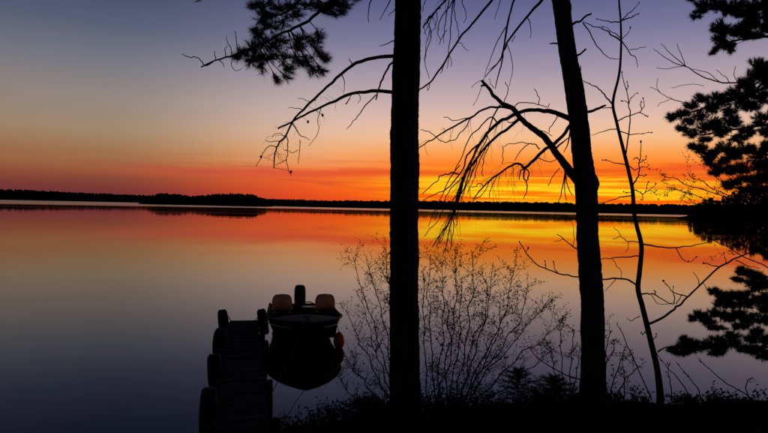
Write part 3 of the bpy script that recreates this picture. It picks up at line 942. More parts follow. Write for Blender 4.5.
# ------------------------------------------------------------------ large pine at the right edge, trunk just outside the frame
rng = random.Random(33)
YP = 9.6
bp_ = P(842, 420, YP)
pine2 = empty('pine_tree', (bp_.x, bp_.y, ground_z(bp_.x, bp_.y)), 'dense dark pine boughs reaching in high at the edge above the wooded point', 'tree')
trunk('trunk', [(850, -300, 18), (846, -100, 22), (844, 100, 25), (842, 250, 28), (842, 390, 32), (842, 425, 44)], YP, 'pine_bark', pine2, 20, 0.06, 5.0, 20)
boughs = [
    ([(845, -40), (810, -12), (775, 0), (745, 6), (720, 8), (698, 12)], 9.2, [(700, 11, 7, 3, .6), (696, 17, 6, 2.5, .4), (703, 4, 9, 4), (716, 4, 10, 6), (729, 8, 9, 7), (742, 5, 9, 7), (756, 8, 9, 8), (766, 4, 8, 7), (738, 14, 8, 4, .7), (752, 17, 8, 5, .7), (766, 16, 8, 5), (690, -4, 8, 4), (712, -4, 10, 4)]),
    ([(845, 20), (805, 30), (775, 36), (755, 38), (738, 40), (722, 44)], 9.4, [(716, 28, 6, 5, .9), (724, 29, 8, 6), (735, 31, 9, 6), (722, 37, 7, 5), (730, 45, 6, 5, .8), (745, 28, 8, 5, .8), (755, 24, 8, 5, .8), (766, 24, 7, 4, .7), (746, 36, 7, 4, .5), (757, 35, 7, 4, .5), (719, 45, 4, 3, .3), (766, 30, 6, 3, .5), (711, 53, 4, 2, .25)]),
    ([(845, 85), (810, 82), (780, 84), (750, 94), (720, 104), (695, 111), (676, 116)], 9.0, [(672, 117, 6, 4, .8), (683, 114, 8, 5), (692, 105, 8, 5, .9), (702, 98, 8, 4), (711, 107, 9, 7), (724, 99, 9, 7), (736, 92, 9, 7), (746, 84, 8, 6), (755, 74, 9, 6), (765, 68, 8, 7), (757, 62, 8, 4, .7), (766, 82, 8, 8), (754, 90, 9, 7), (742, 103, 9, 7), (729, 111, 9, 6), (764, 97, 8, 7), (752, 107, 9, 6), (700, 116, 9, 6), (688, 122, 7, 4, .8)]),
    ([(845, 120), (810, 122), (780, 124), (750, 127), (722, 131), (700, 135)], 9.3, [(682, 128, 6, 3, .7), (691, 133, 8, 5), (703, 128, 9, 6), (714, 122, 9, 6), (724, 132, 9, 6), (736, 122, 9, 6), (748, 130, 9, 6), (760, 118, 9, 7), (766, 132, 8, 6), (705, 140, 7, 4, .8), (741, 137, 8, 4, .8)]),
    ([(845, 150), (810, 148), (780, 150), (755, 152), (730, 152), (708, 150)], 9.1, [(702, 149, 8, 5), (693, 146, 5, 3, .6), (713, 154, 8, 5), (725, 147, 9, 5), (734, 155, 9, 6), (747, 148, 9, 6), (759, 153, 9, 6), (767, 146, 7, 6), (722, 162, 7, 4, .7), (708, 162, 5, 4, .6)]),
    ([(845, 165), (815, 166), (785, 170), (760, 175), (740, 180), (726, 184)], 9.4, [(718, 168, 7, 5, .8), (731, 170, 8, 5), (743, 168, 9, 6), (756, 166, 9, 6), (767, 164, 8, 7), (736, 182, 8, 4, .8), (748, 180, 9, 5), (760, 180, 9, 7), (726, 184, 6, 3, .5), (767, 176, 8, 6)]),
    ([(845, 190), (815, 192), (790, 195), (770, 197), (752, 194)], 9.2, [(756, 190, 8, 4, .8), (766, 190, 8, 5), (772, 200, 8, 5), (746, 190, 5, 3, .5)])]
for pix, Yb, cl in boughs:
    oB_, pB_, _ = limb(pine2, pix, YP, Yb, 5.0, 1.5, 1.2, 'twig_bark', 'bough')
    cl = cl + [(a + rng.uniform(-6, 8), b1 + rng.uniform(-5, 5), c1, d1, .5) for a, b1, c1, d1 in [q[:4] for q in cl] if a > 705]
    pine_foliage(oB_, pB_[len(pB_) // 4:], cl, Yb, rng, 35, 0.4, 34, 0.078, 0.0056, up_amt=0.35)
mb = MB()
for pix, w in (([(746, 82), (728, 83), (712, 80), (699, 75), (686, 67), (674, 63), (664, 57), (653, 49)], 1.8), ([(686, 67), (675, 57), (668, 51), (661, 44)], 1.0), ([(686, 67), (682, 57), (677, 44)], 1.0), ([(684, 66), (672, 68), (656, 68.5)], 0.8),
               ([(720, 82), (705, 72), (692, 69)], 0.9), ([(690, 104), (674, 100), (664, 95), (650, 87)], 1.1), ([(672, 99), (664, 102), (657, 106)], 0.7), ([(660, 93), (657, 86), (658, 78)], 0.6), ([(704, 86), (690, 84), (672, 88)], 0.6), ([(730, 83), (724, 76), (716, 70)], 0.9), ([(738, 83), (734, 74), (736, 66)], 0.9)):
    limb(pine2, pix, 9.1, 8.9, w, 0.6, 1.2, 'twig_bark', 'twig', sides=5)

# ------------------------------------------------------------------ young pine low at the right edge
YQ = 8.6
bq = P(822, 420, YQ)
pine3 = empty('young_pine', (bq.x, bq.y, ground_z(bq.x, bq.y)), 'young pine with layered drooping boughs against the grey water', 'tree')
trunk('trunk', [(822, 236, 3), (822, 280, 7), (822, 330, 10), (822, 390, 13), (822, 428, 16)], YQ, 'pine_bark', pine3, 12, 0.06, 3.0, 12)
boughs = [
    ([(822, 300), (800, 288), (780, 280), (762, 276), (744, 273)], 8.4, [(742, 271, 6, 4), (751, 274, 7, 4), (760, 277, 7, 4), (766, 284, 7, 5), (750, 282, 8, 3.5, .8), (758, 289, 8, 4), (738, 280, 5, 2, .5)]),
    ([(822, 322), (800, 312), (775, 306), (755, 302), (735, 298), (712, 292)], 8.3, [(713, 291, 6, 3, .8), (722, 295, 8, 4), (733, 297, 8, 5), (744, 294, 8, 4), (745, 303, 9, 5), (757, 300, 9, 6), (767, 298, 7, 6), (731, 305, 8, 4), (718, 304, 6, 3, .7), (766, 309, 7, 5)]),
    ([(822, 335), (800, 328), (775, 322), (750, 318), (725, 316), (698, 318)], 8.5, [(692, 318, 5, 3, .7), (702, 314, 8, 4), (706, 321, 9, 4), (718, 313, 9, 5), (728, 318, 9, 5), (740, 314, 9, 5), (752, 318, 9, 6), (764, 320, 8, 6), (714, 327, 7, 3, .7), (740, 326, 8, 4)]),
    ([(822, 362), (800, 354), (775, 348), (750, 346), (725, 346), (700, 347), (674, 349)], 8.2, [(672, 350, 6, 3), (684, 346, 8, 4.5), (682, 353, 8, 3), (695, 349, 9, 5), (707, 344, 9, 5), (720, 346, 9, 5), (718, 352, 9, 3, .8), (732, 343, 9, 5), (744, 348, 9, 4), (756, 350, 9, 5), (766, 356, 8, 5), (752, 339, 8, 4, .8), (765, 340, 8, 5), (685, 339, 5, 3, .7), (730, 334, 7, 3, .5), (693, 342, 7, 3), (716, 338, 7, 3, .5), (758, 331, 8, 4, .7)]),
    ([(822, 275), (800, 262), (785, 258), (770, 256)], 8.6, [(768, 256, 6, 4), (776, 258, 7, 5), (762, 252, 4, 2, .4)])]
for pix, Yb, cl in boughs:
    oB_, pB_, _ = limb(pine3, pix, YQ, Yb, 3.6, 1.2, 1.2, 'twig_bark', 'bough')
    cl = cl + [(a + rng.uniform(-5, 7), b1 + rng.uniform(-3, 3), c1, d1 * .8, .45) for a, b1, c1, d1 in [q[:4] for q in cl] if a > 705]
    pine_foliage(oB_, pB_[len(pB_) // 4:], cl, Yb, rng, 32, 0.3, 34, 0.07, 0.005, up_amt=0.4)


# ------------------------------------------------------------------ leafing shrubs
def shrub(name, label, stems, Yc, seed, leaf_mm=26, twigs=9, tl=(0.12, 0.34), dens=1.0, r0=2.6, dY=0.35):
    rng_ = random.Random(seed)
    bx = stems[0][0]
    b0 = P(bx[0], bx[1], Yc)
    root = empty(name, (b0.x, b0.y, ground_z(b0.x, b0.y)), label, 'shrub')
    lb_ = MB()
    for st in stems:
        yy = Yc + rng_.uniform(-dY, dY)
        so, sp_, sr = limb(root, st, Yc, yy, r0, 0.7, 4.0, 'twig_bark', 'stem', sides=6)
        tb = MB()
        tips = []
        for _ in range(twigs):
            i = int(len(sp_) * rng_.uniform(0.18, 0.97))
            i = min(i, len(sp_) - 2)
            d = (sp_[i + 1] - sp_[i]).normalized()
            s = d.orthogonal()
            s.rotate(Matrix.Rotation(rng_.uniform(0, 6.28), 3, d))
            grow(tb, sp_[i], d * 0.9 + s * 0.8 + Vector((0, 0, .25)), rng_.uniform(*tl), min(0.0022, sr[i] * .8), rng_, -0.1, 1, 3, 5, 0.16, 4, tips)
        tips.append((sp_[len(sp_) // 2:], (sp_[-1] - sp_[-2])))
        tb.build('twig_spray', 'twig_bark', so)['kind'] = 'stuff'
        for pts, d in tips:
            for k in range(1, len(pts)):
                for _ in range(3):
                    if rng_.random() < 0.85 * dens:
                        v = d.normalized() * 0.5 + Vector((rng_.gauss(0, .7), rng_.gauss(0, .7), rng_.gauss(.15, .6)))
                        leaf(lb_, pts[k] + Vector((rng_.gauss(0, .006), rng_.gauss(0, .006), rng_.gauss(0, .006))), v, leaf_mm / 1000 * rng_.uniform(.5, 1.15), leaf_mm / 1000 * rng_.uniform(.35, .6), rng_)
    lo = lb_.build('foliage', 'leaves', root)
    lo['kind'] = 'stuff'
    return root


shrub('shrub', 'leafing shrub fanning up from the bank between the two big trunks',
      [[(448, 428), (446, 380), (452, 330), (456, 290), (455, 246)], [(440, 428), (434, 380), (430, 330), (428, 290), (430, 256)], [(450, 428), (458, 380), (468, 330), (472, 290), (471, 250)],
       [(455, 428), (466, 380), (480, 340), (490, 300), (493, 262)], [(458, 428), (472, 378), (492, 340), (506, 305), (512, 270)], [(460, 428), (474, 385), (498, 352), (520, 318), (528, 284)],
       [(460, 428), (478, 384), (505, 352), (530, 322), (548, 302)], [(462, 428), (480, 396), (510, 366), (540, 340), (562, 322)], [(444, 428), (440, 390), (442, 340), (443, 300), (442, 262)],
       [(436, 428), (428, 395), (424, 350), (424, 310), (423, 275)], [(456, 428), (462, 390), (470, 350), (484, 318), (486, 280)], [(462, 428), (484, 402), (512, 384), (536, 362), (552, 350)],
       [(446, 428), (450, 390), (458, 350), (460, 312), (463, 276)], [(452, 428), (470, 390), (486, 364), (500, 330), (500, 300)], [(430, 428), (436, 400), (450, 360), (448, 325), (448, 300)]], 6.3, 4, 22, 32, (0.10, 0.32), 0.62, 1.8)
shrub('shrub', 'leafing shrub leaning out over the water towards the moored boat',
      [[(408, 428), (396, 380), (386, 335), (378, 300), (366, 256)], [(405, 428), (390, 380), (378, 340), (366, 305), (352, 258)], [(408, 428), (398, 370), (392, 320), (389, 285), (384, 246)],
       [(402, 428), (384, 390), (368, 358), (356, 335), (346, 312)], [(402, 428), (380, 400), (362, 380), (350, 366), (342, 350)], [(410, 428), (400, 360), (396, 310), (388, 280), (380, 268)],
       [(405, 428), (388, 384), (376, 356), (370, 330), (362, 300)], [(400, 428), (376, 412), (356, 400), (344, 384), (336, 372)]], 6.9, 14, 22, 28, (0.10, 0.30), 0.6, 1.7)
shrub('shrub', 'small weedy shrub growing against the foot of the leaning trunk',
      [[(608, 405), (607, 380), (608, 352), (612, 330)], [(610, 405), (614, 380), (622, 355), (626, 345)], [(606, 405), (603, 380), (612, 350), (616, 338)], [(612, 405), (622, 385), (632, 372), (640, 366)]], 7.6, 24, 30, 5, (0.08, 0.2), 0.8, 1.6, 0.2)
shrub('shrub', 'thin leafy shoots rising over the water just before the leaning trunk',
      [[(562, 410), (563, 380), (560, 345), (558, 320)], [(560, 410), (556, 385), (552, 360), (548, 344)], [(566, 410), (570, 380), (571, 350), (573, 330)], [(565, 410), (574, 385), (578, 360), (580, 345)]], 8.0, 25, 30, 5, (0.08, 0.2), 0.7, 1.4, 0.2)
shrub('shrub', 'fine budding shrub before the glow below the big pine boughs',
      [[(816, 415), (810, 330), (794, 270), (754, 215), (712, 188), (690, 176)], [(816, 415), (808, 330), (790, 270), (746, 222), (700, 198), (668, 188)], [(818, 415), (814, 330), (796, 250), (754, 200), (722, 180), (706, 164)],
       [(816, 415), (806, 330), (786, 280), (740, 230), (704, 206), (684, 202)], [(818, 415), (812, 320), (792, 255), (744, 204), (690, 184), (660, 174)], [(818, 415), (810, 340), (792, 290), (746, 255), (712, 240), (698, 232)]], 9.4, 26, 34, 16, (0.12, 0.40), 0.75, 2.0, 0.3)


# ------------------------------------------------------------------ spruce seedlings on the bank
def seedling(label, px, py_top, py_base, wpx, Y, seed):
    rng_ = random.Random(seed)
    b0 = P(px, py_base, Y)
    tp = P(px, py_top, Y)
    root = empty('spruce_seedling', (b0.x, b0.y, ground_z(b0.x, b0.y)), label, 'tree', 'spruce seedlings on the bank')
    gz = Vector((b0.x, b0.y, ground_z(b0.x, b0.y)))
    mb = MB()
    mb.tube([gz - Vector((0, 0, .05)), gz.lerp(tp, .5), tp], [0.014, 0.009, 0.003], 6)
    mb.build('trunk', 'twig_bark', root)
    tb, nb_ = MB(), MB()
    hh = (tp - gz).length
    for k in range(64):
        q = 0.06 + 0.92 * (k / 64)
        p = gz.lerp(tp, q)
        ln = (1 - q) ** 0.6 * wpx / 2.6 * Y / F * rng_.uniform(0.75, 1.2) + 0.03
        a = k * 2.4
        d = Vector((math.cos(a), math.sin(a), 0.25 - 0.25 * (1 - q)))
        e = p + d * ln
        tb.tube([p, p.lerp(e, .5) + Vector((0, 0, .01)), e], [0.004, 0.003, 0.0015], 4)
        for s in range(7):
            pt = p.lerp(e, 0.2 + 0.8 * s / 6)
            needle_tuft(nb_, pt, d + Vector((rng_.gauss(0, .3), rng_.gauss(0, .3), .15)), rng_, 18, 0.05, 0.0034, 1.2)
    needle_tuft(nb_, tp, Vector((0, 0, 1)), rng_, 16, 0.05, 0.003, .6)
    tb.build('branchlets', 'twig_bark', root)['kind'] = 'stuff'
    nb_.build('needles', 'needles', root)['kind'] = 'stuff'


seedling('tallest little spruce on the bank, right of the leafing shrub', 518, 368, 420, 92, 6.6, 1)
seedling('bushy little spruce at the foot of the leaning trunk, beside the taller one', 554, 376, 425, 96, 6.9, 2)
seedling('low little spruce below the thickest trunk, on the boat side', 368, 398, 440, 90, 6.0, 3)

# ------------------------------------------------------------------ ground cover
rng = random.Random(101)
gb = MB()
lbm = MB()


def blade(mb, p, d, L, wd):
    s = d.orthogonal().normalized()
    s.rotate(Matrix.Rotation(rng.uniform(0, 6.28), 3, d))
    bend = Vector((rng.gauss(0, .35), rng.gauss(0, .35), -0.15))
    m1 = p + d * L * 0.5
    m2 = p + d * L * 0.9 + bend * L * 0.45
    i = len(mb.v)
    mb.v += [p - s * wd, p + s * wd, m1 + s * wd * .7, m1 - s * wd * .7, m2]
    mb.f += [(i, i + 1, i + 2, i + 3), (i + 3, i + 2, i + 4)]


for _ in range(15000):
    x = rng.uniform(-5, 9)
    y = rng.uniform(3.2, shore_y(x) + 0.1)
    if y > 11.5:
        continue
    # the foot of the dock and the strip beside it stay trodden
    if -2.9 < x < -0.9 and y > 5.6:
        continue
    dn = noise.noise(Vector((x * .8, y * .8, 3)))
    if dn < -0.25:
        continue
    p = Vector((x, y, ground_z(x, y) - 0.01))
    tall = 0.07 + 0.14 * max(0, dn + .25)
    blade(gb, p, Vector((rng.gauss(0, .3), rng.gauss(0, .3), 1)).normalized(), tall * rng.uniform(.5, 1.5), rng.uniform(.002, .0045))
o = gb.build('grass', 'weed')
tag(o, 'dark rough grass covering the lake bank', 'grass', None, 'stuff')
for _ in range(1300):
    x = rng.uniform(-1.25, 8.5)
    y = rng.uniform(4.8, shore_y(x) - 0.05)
    if noise.noise(Vector((x * .9, y * .9, 11))) < -0.1:
        continue
    p = Vector((x, y, ground_z(x, y) - 0.01))
    hgt = rng.uniform(.10, .24) + 0.12 * max(0, 1 - abs(x - 0.6) / 1.9) + 0.32 * max(0, noise.noise(Vector((x * 1.1, y * 1.1, 21))))
    for k in range(rng.randint(3, 6)):
        d = Vector((rng.gauss(0, .5), rng.gauss(0, .5), 1)).normalized()
        e = p + d * hgt * rng.uniform(.6, 1.1)
        lbm.tube([p, e], [.0022, .001], 3, False)
        for s in range(6):
            leaf(lbm, p.lerp(e, .35 + .65 * s / 5), d * .3 + Vector((rng.gauss(0, 1), rng.gauss(0, 1), .2)), rng.uniform(.03, .07), rng.uniform(.015, .03), rng)
tag(lbm.build('undergrowth', 'weed'), 'low leafy undergrowth on the dark bank', 'undergrowth', None, 'stuff')


def weed_stalk(label, pix, Y, heads):
    b0 = P(pix[0][0], pix[0][1], Y)
    root = empty('weed_stalk', (b0.x, b0.y, ground_z(b0.x, b0.y)), label, 'weed', 'dry weed stalks by the water')
    so, sp_, sr = limb(root, pix, Y, Y + rng.uniform(-.2, .2), 1.5, 0.7, 1.2, 'weed', 'stem', sides=5)
    mb = MB()
    for k in range(heads):
        j = int(len(sp_) * rng.uniform(.45, .97))
        j = min(j, len(sp_) - 2)
        d = (sp_[j + 1] - sp_[j]).normalized()
        leaf(mb, sp_[j], d + Vector((rng.gauss(0, .8), rng.gauss(0, .8), rng.gauss(0, .5))), rng.uniform(.03, .08), rng.uniform(.008, .018), rng)
    mb.build('leaves', 'weed', root)['kind'] = 'stuff'


weed_stalk('long dry weed stalk leaning away from the sapling foot towards the leaning trunk', [(652, 400), (640, 372), (628, 346), (620, 328), (617, 324)], 7.5, 5)
weed_stalk('arching weed stalk between sapling foot and young pine', [(690, 400), (683, 385), (668, 368), (656, 352)], 7.3, 5)
weed_stalk('long weed stalk sloping beneath the young pine boughs', [(756, 402), (740, 391), (722, 380), (706, 366), (698, 358)], 7.6, 8)
weed_stalk('short upright weed stalk right beside the sapling foot', [(672, 400), (671, 385), (668, 372), (670, 362)], 7.4, 6)
weed_stalk('weed stalk with drooping tip at the frame edge under the young pine', [(750, 400), (746, 388), (748, 380), (754, 378)], 7.4, 8)
weed_stalk('thin weed stalk standing behind the leaning trunk foot', [(624, 400), (625, 380), (623, 366), (624, 356)], 7.8, 5)
weed_stalk('weed stalk bending over the water below the young pine', [(702, 400), (696, 386), (686, 374), (676, 362)], 7.9, 6)

# ------------------------------------------------------------------ dock
DA = Vector((-1.28, 5.6, 0))     # shore end of the centre line
DB = Vector((-3.04, 13.2, 0))    # far end
dv = (DB - DA)
DLEN = dv.length
dv.normalize()
DZ = 0.35
DW = 0.62
ang = math.atan2(dv.y, dv.x)
dock = empty('dock', (DA.x, DA.y, 0), 'narrow weathered plank dock running out beside the moored boat', 'dock', None, ang)
rng = random.Random(55)


def dock_part(mb, name, material):
    off = Matrix.Translation(Vector((DA.x, DA.y, 0))) @ Matrix.Rotation(ang, 4, 'Z')
    mb.v = [off @ v for v in mb.v]
    return mb.build(name, material, dock)


pl = MB()
pl.box((0, 0, 0), 0.135, DW, 0.038)
me = None
x = 0.07
k = 0
while x < DLEN:
    if me is None:
        o = dock_part(pl, 'plank', 'dock_wood')
        me = o.data
        for v in me.vertices:
            v.co = Vector((round(v.co.x, 5), v.co.y, v.co.z))
    else:
        o = bpy.data.objects.new('plank', me)
        COL.objects.link(o)
        o.parent = dock
    o.location = (x, rng.uniform(-.035, .035), DZ - 0.019 + rng.uniform(-.010, .010))
    o.rotation_euler = (rng.uniform(-.02, .02), rng.uniform(-.03, .03), rng.uniform(-.025, .025))
    x += 0.15
    k += 1
for s in (-1, 1):
    mb = MB()
    mb.box((DLEN / 2, s * (DW / 2 - 0.09), DZ - 0.115), DLEN, 0.06, 0.14)
    dock_part(mb, 'stringer', 'dock_wood')
for q in (1.3, 2.95, 4.8, 6.7):
    for s in (-1, 1):
        mb = MB()
        xx = q + rng.uniform(-.05, .05)
        a = Vector((xx, s * (DW / 2 + 0.062), -1.6))
        e = Vector((xx + rng.uniform(-.03, .03), s * (DW / 2 + 0.062) + rng.uniform(-.02, .02), DZ + 0.06 + (0.05 if q > 7 else 0)))
        mb.tube([a, a.lerp(e, .5), e], [0.062, 0.06, 0.055], 12, True, 0.06, q)
        dock_part(mb, 'post', 'dock_wood')


# old tyres hung along the dock as fenders
def tyre(label, q, side, tilt, twist, zc=0.31):
    c = Vector((DA.x, DA.y, 0)) + dv * q
    nrm = Vector((-dv.y, dv.x, 0))          # to the left of the dock
    c = c + nrm * side * (DW / 2 + 0.108)
    c.z = zc
    root = empty('tyre', c, label, 'tyre', 'old tyres hung along the dock')
    ax = (nrm * side)
    ax.rotate(Matrix.Rotation(twist, 3, 'Z'))
    zq = Vector((0, 0, 1)).rotation_difference(ax.normalized())
    mtx = Matrix.Translation(c) @ Matrix.Rotation(tilt, 4, dv) @ zq.to_matrix().to_4x4()
    mb = MB()
    Ro, Ri, wd = 0.28, 0.17, 0.095
    prof = []
    for i in range(17):
        a = math.radians(-150 + 300 * i / 16)
        rr_ = (Ro + Ri) / 2 + (Ro - Ri) / 2 * math.copysign(abs(math.cos(a)) ** 0.7, math.cos(a))
        prof.append((rr_, wd * math.copysign(abs(math.sin(a)) ** 0.8, math.sin(a))))
    mb.lathe(prof, 36, mtx)
    mb.build('casing', 'rubber', root, True)
    for k in range(3):
        tr = MB()
        h0 = (k - 1) * 0.05
        tr.lathe([(Ro - 0.012, h0 - 0.017), (Ro + 0.009, h0 - 0.013), (Ro + 0.009, h0 + 0.013), (Ro - 0.012, h0 + 0.017)], 36, mtx)
        tr.build('tread_rib', 'rubber', root)
    mb = MB()
    top = mtx @ Vector((0, 0, 0)) + Vector((0, 0, 0.16))
    pin = Vector((c.x, c.y, 0)) - nrm * side * 0.16
    pin.z = DZ + 0.02
    mb.tube([top, top.lerp(pin, .5) + Vector((0, 0, .07)), pin], [0.009] * 3, 6)
    mb.build('hanging_rope', 'rope', root)


tyre('old tyre on the open-water side at the near shore end of the dock', 2.05, 1, 0.06, 0.1)
tyre('old tyre on the open-water side of the dock, second from shore', 3.8, 1, -0.05, 0.14)
tyre('old tyre on the open-water side of the dock, third from shore', 5.75, 1, 0.08, 0.2)
tyre('old tyre on the open-water corner at the outer end of the dock', 7.62, 1, -0.1, 0.12, 0.34)
tyre('old tyre on the boat side corner at the outer end of the dock', 7.62, -1, -0.16, 0.05, 0.34)

# ------------------------------------------------------------------ boat, bow towards the shore
ST = Vector((-1.99, 14.6, 0))     # stern centre
BO = Vector((-1.42, 11.55, 0))      # bow
bv = (BO - ST)
BL = bv.length
brz = math.atan2(bv.y, bv.x)
boat = empty('motorboat', (ST.x, ST.y, 0), 'small dark motorboat moored beside the dock with bow to shore', 'boat', None, brz)
BM = Matrix.Translation(ST) @ Matrix.Rotation(brz, 4, 'Z')
BEAM = 1.54


def half(u):      # half beam along the hull, u 0 stern .. 1 bow
    if u < 0.55:
        return BEAM / 2 * (0.92 + 0.08 * (u / 0.55))
    q = (u - 0.55) / 0.45
    return BEAM / 2 * max(0, 1 - q ** 2.0) ** 0.8 + 0.015


def sheer(u):
    return 0.52 + 0.11 * max(0, u - 0.35) ** 1.5 / 0.65 ** 1.5


def keel(u):
    return -0.16 + (0.42 * ((u - 0.72) / 0.28) ** 2 if u > 0.72 else 0)


def boat_part(mb, name, material, sm=True, parent=None):
    mb.v = [BM @ v for v in mb.v]
    return mb.build(name, material, parent or boat, sm)


hull = MB()
NU, NS = 28, 9
for i in range(NU + 1):
    u = i / NU
    hb, sh, kl = half(u), sheer(u), keel(u)
    for j in range(-NS, NS + 1):
        s = abs(j) / NS
        # deep V bottom with a chine, flared side above
        if s < 0.5:
            q = s / 0.5
            ch = 0.82 - 0.42 * max(0, (u - 0.35) / 0.65) ** 1.4
            y = hb * ch * q
            z = kl + (0.20 + 0.08 * u) * q ** 1.2
        else:
            q = (s - 0.5) / 0.5
            ch = 0.82 - 0.42 * max(0, (u - 0.35) / 0.65) ** 1.4
            y = hb * (ch + (1 - ch) * q ** 0.8)
            z0 = kl + 0.20 + 0.08 * u
            z = z0 + (sh - z0) * q
        hull.v.append(Vector((u * BL, math.copysign(y, j) if j else 0, z)))
row = 2 * NS + 1
for i in range(NU):
    for j in range(row - 1):
        a = i * row + j
        hull.f.append((a, a + 1, a + row + 1, a + row))
hull.f.append(tuple(range(row)))       # transom
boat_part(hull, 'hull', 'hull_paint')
# gunwale and rub rail
rail = MB()
pts = [Vector((u / 40 * BL, half(u / 40) + 0.012, sheer(u / 40) + 0.006)) for u in range(0, 41)]
pts2 = [Vector((p.x, -p.y, p.z)) for p in pts]
rail.tube(pts + pts2[::-1], [0.024] * (len(pts) * 2), 8)
boat_part(rail, 'gunwale', 'hull_paint')
for s, a0, a1 in ((1, 2, 38), (-1, 2, 38)):
    rr2 = MB()
    ps = [Vector((u / 40 * BL, s * (half(u / 40) * 0.965 + 0.014), sheer(u / 40) - 0.11)) for u in range(a0, a1)]
    rr2.tube(ps, [0.012] * len(ps), 6)
    boat_part(rr2, 'rub_rail', 'hull_trim')
# floor and foredeck
fl = MB()
us = [i / 20 for i in range(0, 15)]
for u in us:
    fl.v += [Vector((u * BL, -half(u) * 0.86, 0.16)), Vector((u * BL, half(u) * 0.86, 0.16))]
for i in range(len(us) - 1):
    fl.f.append((2 * i, 2 * i + 2, 2 * i + 3, 2 * i + 1))
boat_part(fl, 'floor', 'hull_paint', False)
fd = MB()
us = [0.72 + 0.28 * i / 16 for i in range(17)]
NC = 7
for u in us:
    for c in range(NC):
        q = -1 + 2 * c / (NC - 1)
        fd.v.append(Vector((u * BL, q * half(u), sheer(u) + 0.012 + 0.07 * (1 - q * q) * min(1, half(u) * 1.5))))
for i in range(len(us) - 1):
    for c in range(NC - 1):
        a = i * NC + c
        fd.f.append((a, a + 1, a + NC + 1, a + NC))
i0 = len(fd.v)
for c in range(NC):                    # bulkhead under the deck's after edge
    q = -1 + 2 * c / (NC - 1)
    fd.v.append(Vector((0.72 * BL, q * half(0.72) * 0.9, 0.16)))
for c in range(NC - 1):
    fd.f.append((c + 1, c, i0 + c, i0 + c + 1))
boat_part(fd, 'foredeck', 'hull_paint')
cl_ = MB()
cl_.tube([Vector((BL * .9, -.09, sheer(.9) + .11)), Vector((BL * .9, .09, sheer(.9) + .11))], [.012, .012], 8)
cl_.box((BL * .9, 0, sheer(.9) + .085), .03, .05, .05)
boat_part(cl_, 'mooring_cleat', 'steel', False)
bench = MB()
bench.box((0.27 * BL, 0, 0.34), 0.36, BEAM * 0.84, 0.05)
boat_part(bench, 'bench', 'hull_paint', False)
con = MB()
con.box((0.46 * BL, 0.12, 0.42), 0.3, 0.36, 0.52, None, 0.8)
co_ = boat_part(con, 'console', 'dark_plastic', False)
sw = MB()
mt_ = Matrix.Translation(Vector((0.39 * BL, 0.12, 0.64))) @ Matrix.Rotation(R(-60), 4, 'Y')
ring = [mt_ @ Vector((0.14 * math.cos(a * math.pi / 12), 0.14 * math.sin(a * math.pi / 12), 0)) for a in range(25)]
sw.tube(ring, [0.012] * 25, 6, False)
boat_part(sw, 'steering_wheel', 'dark_plastic', True, co_)


def seat(lab, yoff, u):
    root = boat
    sb = MB()
    # padded back: rounded slab
    prof = []
    for i in range(9):
        a = math.pi * i / 8
        prof.append((0.235 * math.copysign(abs(math.cos(a)) ** 0.45, math.cos(a)), 0.36 * math.sin(a) ** 0.5 if 0 < i < 8 else 0.0))
    for dx, k in ((-0.062, 0.84), (-0.05, 0.95), (0.0, 1.0), (0.05, 0.95), (0.062, 0.84)):
        for y, z in prof:
            sb.v.append(Vector((u * BL + dx - z * 0.10, yoff + y * k, 0.50 + z * (0.9 + 0.1 * k))))
    m_ = len(prof)
    for r in range(4):
        for c in range(m_ - 1):
            a = r * m_ + c
            sb.f.append((a, a + 1, a + m_ + 1, a + m_))
        sb.f.append((r * m_ + m_ - 1, r * m_, (r + 1) * m_, (r + 1) * m_ + m_ - 1))
    sb.f.append(tuple(range(m_)))
    sb.f.append(tuple(range(4 * m_, 5 * m_))[::-1])
    o = boat_part(sb, 'seat_back', 'seat_vinyl')
    o['label'] = lab
    cu = MB()
    cu.box((u * BL + 0.2, yoff, 0.43), 0.26, 0.42, 0.10)
    boat_part(cu, 'seat_cushion', 'dark_plastic', False, None)
    pe = MB()
    pe.tube([Vector((u * BL + 0.18, yoff, 0.16)), Vector((u * BL + 0.18, yoff, 0.39))], [0.04, 0.035], 10)
    boat_part(pe, 'pedestal', 'steel')
    br = MB()
    br.box((u * BL - 0.02, yoff, 0.46), 0.05, 0.30, 0.14)
    boat_part(br, 'seat_bracket', 'dark_plastic', False)


seat('orange seat back nearer the dock', -0.45, 0.26)
seat('orange seat back farther from the dock', 0.53, 0.26)
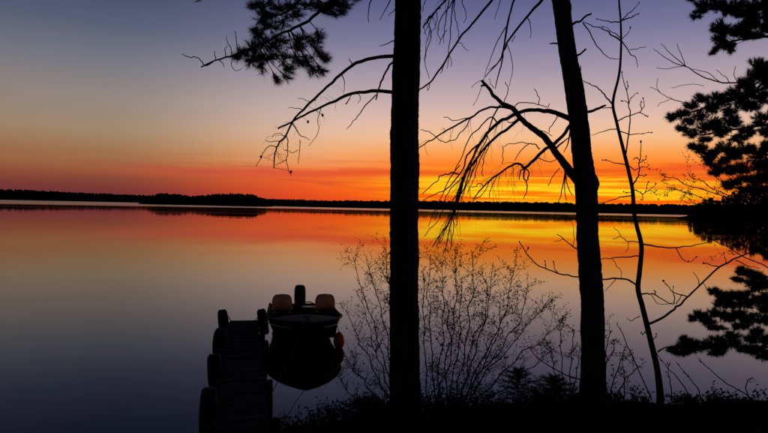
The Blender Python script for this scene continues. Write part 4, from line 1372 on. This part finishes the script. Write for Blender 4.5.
# outboard motor on the transom
mo = MB()
CW = Vector((-0.17, 0.0, 0))
sec = [(-0.02, 0.46, .10, .12), (0.0, 0.50, .135, .17), (0.0, 0.66, .142, .18), (-0.01, 0.84, .138, .175), (-0.02, 0.91, .12, .15), (-0.03, 0.94, .08, .10)]
for dx, z, hy, hx in sec:
    for a in range(16):
        t_ = a * math.pi / 8
        mo.v.append(CW + Vector((dx + hx * math.copysign(abs(math.cos(t_)) ** .7, math.cos(t_)), hy * math.copysign(abs(math.sin(t_)) ** .7, math.sin(t_)), z)))
for r in range(len(sec) - 1):
    for a in range(16):
        i = r * 16 + a
        j = r * 16 + (a + 1) % 16
        mo.f.append((i, j, j + 16, i + 16))
mo.f.append(tuple(range(16))[::-1])
mo.f.append(tuple(range((len(sec) - 1) * 16, len(sec) * 16)))
mob = boat_part(mo, 'outboard_motor', 'dark_plastic')
lg = MB()
lg.tube([CW + Vector((0, 0, .62)), CW + Vector((0, 0, .2)), CW + Vector((-.02, 0, -.35))], [.055, .045, .04], 10)
lg.box(CW + Vector((.11, 0, .48)), .16, .16, .2)
boat_part(lg, 'shaft_leg', 'dark_plastic', False, mob)


# orange fender on the far side of the bow quarter
u = 0.80
fp = BM @ Vector((u * BL, half(u) + 0.09, 0.14))
fe = empty('boat_fender', fp, 'round orange fender hanging on the outer side of the motorboat', 'fender')
mb = MB()
prof = [(0.006, 0.20), (0.03, 0.185), (0.06, 0.16), (0.10, 0.10), (0.115, 0.0), (0.10, -0.09), (0.06, -0.15), (0.02, -0.175), (0.002, -0.18)]
mb.lathe(prof, 18, Matrix.Translation(fp))
mb.build('ball', 'fender_vinyl', fe, True)
mb = MB()
q = BM @ Vector((u * BL, half(u), sheer(u) + 0.02))
mb.tube([fp + Vector((0, 0, .19)), q], [.007, .007], 6)
mb.build('lanyard', 'rope', fe)


def rope(label, a, b1, sag, r=0.006):
    root = MB()
    pts = []
    for i in range(17):
        s = i / 16
        p = a.lerp(b1, s)
        p.z -= sag * 4 * s * (1 - s)
        pts.append(p)
    root.tube(pts, [r] * 17, 6)
    o = root.build('mooring_rope', 'rope', None, True)
    tag(o, label, 'rope', 'mooring ropes')


rope('slack mooring rope from the motorboat bow to the dock post nearer shore', BM @ Vector((BL * .9, 0, sheer(.9) + .12)), Vector((DA.x, DA.y, 0)) + dv * 2.1 + Vector((dv.y, -dv.x, 0)) * (DW / 2) + Vector((0, 0, DZ + .03)), 0.10)
rope('short mooring rope from the motorboat stern to the outer dock end', BM @ Vector((0.25, -half(.05), sheer(.05) + .03)), Vector((DA.x, DA.y, 0)) + dv * 6.9 + Vector((dv.y, -dv.x, 0)) * (DW / 2) + Vector((0, 0, DZ + .03)), 0.05)
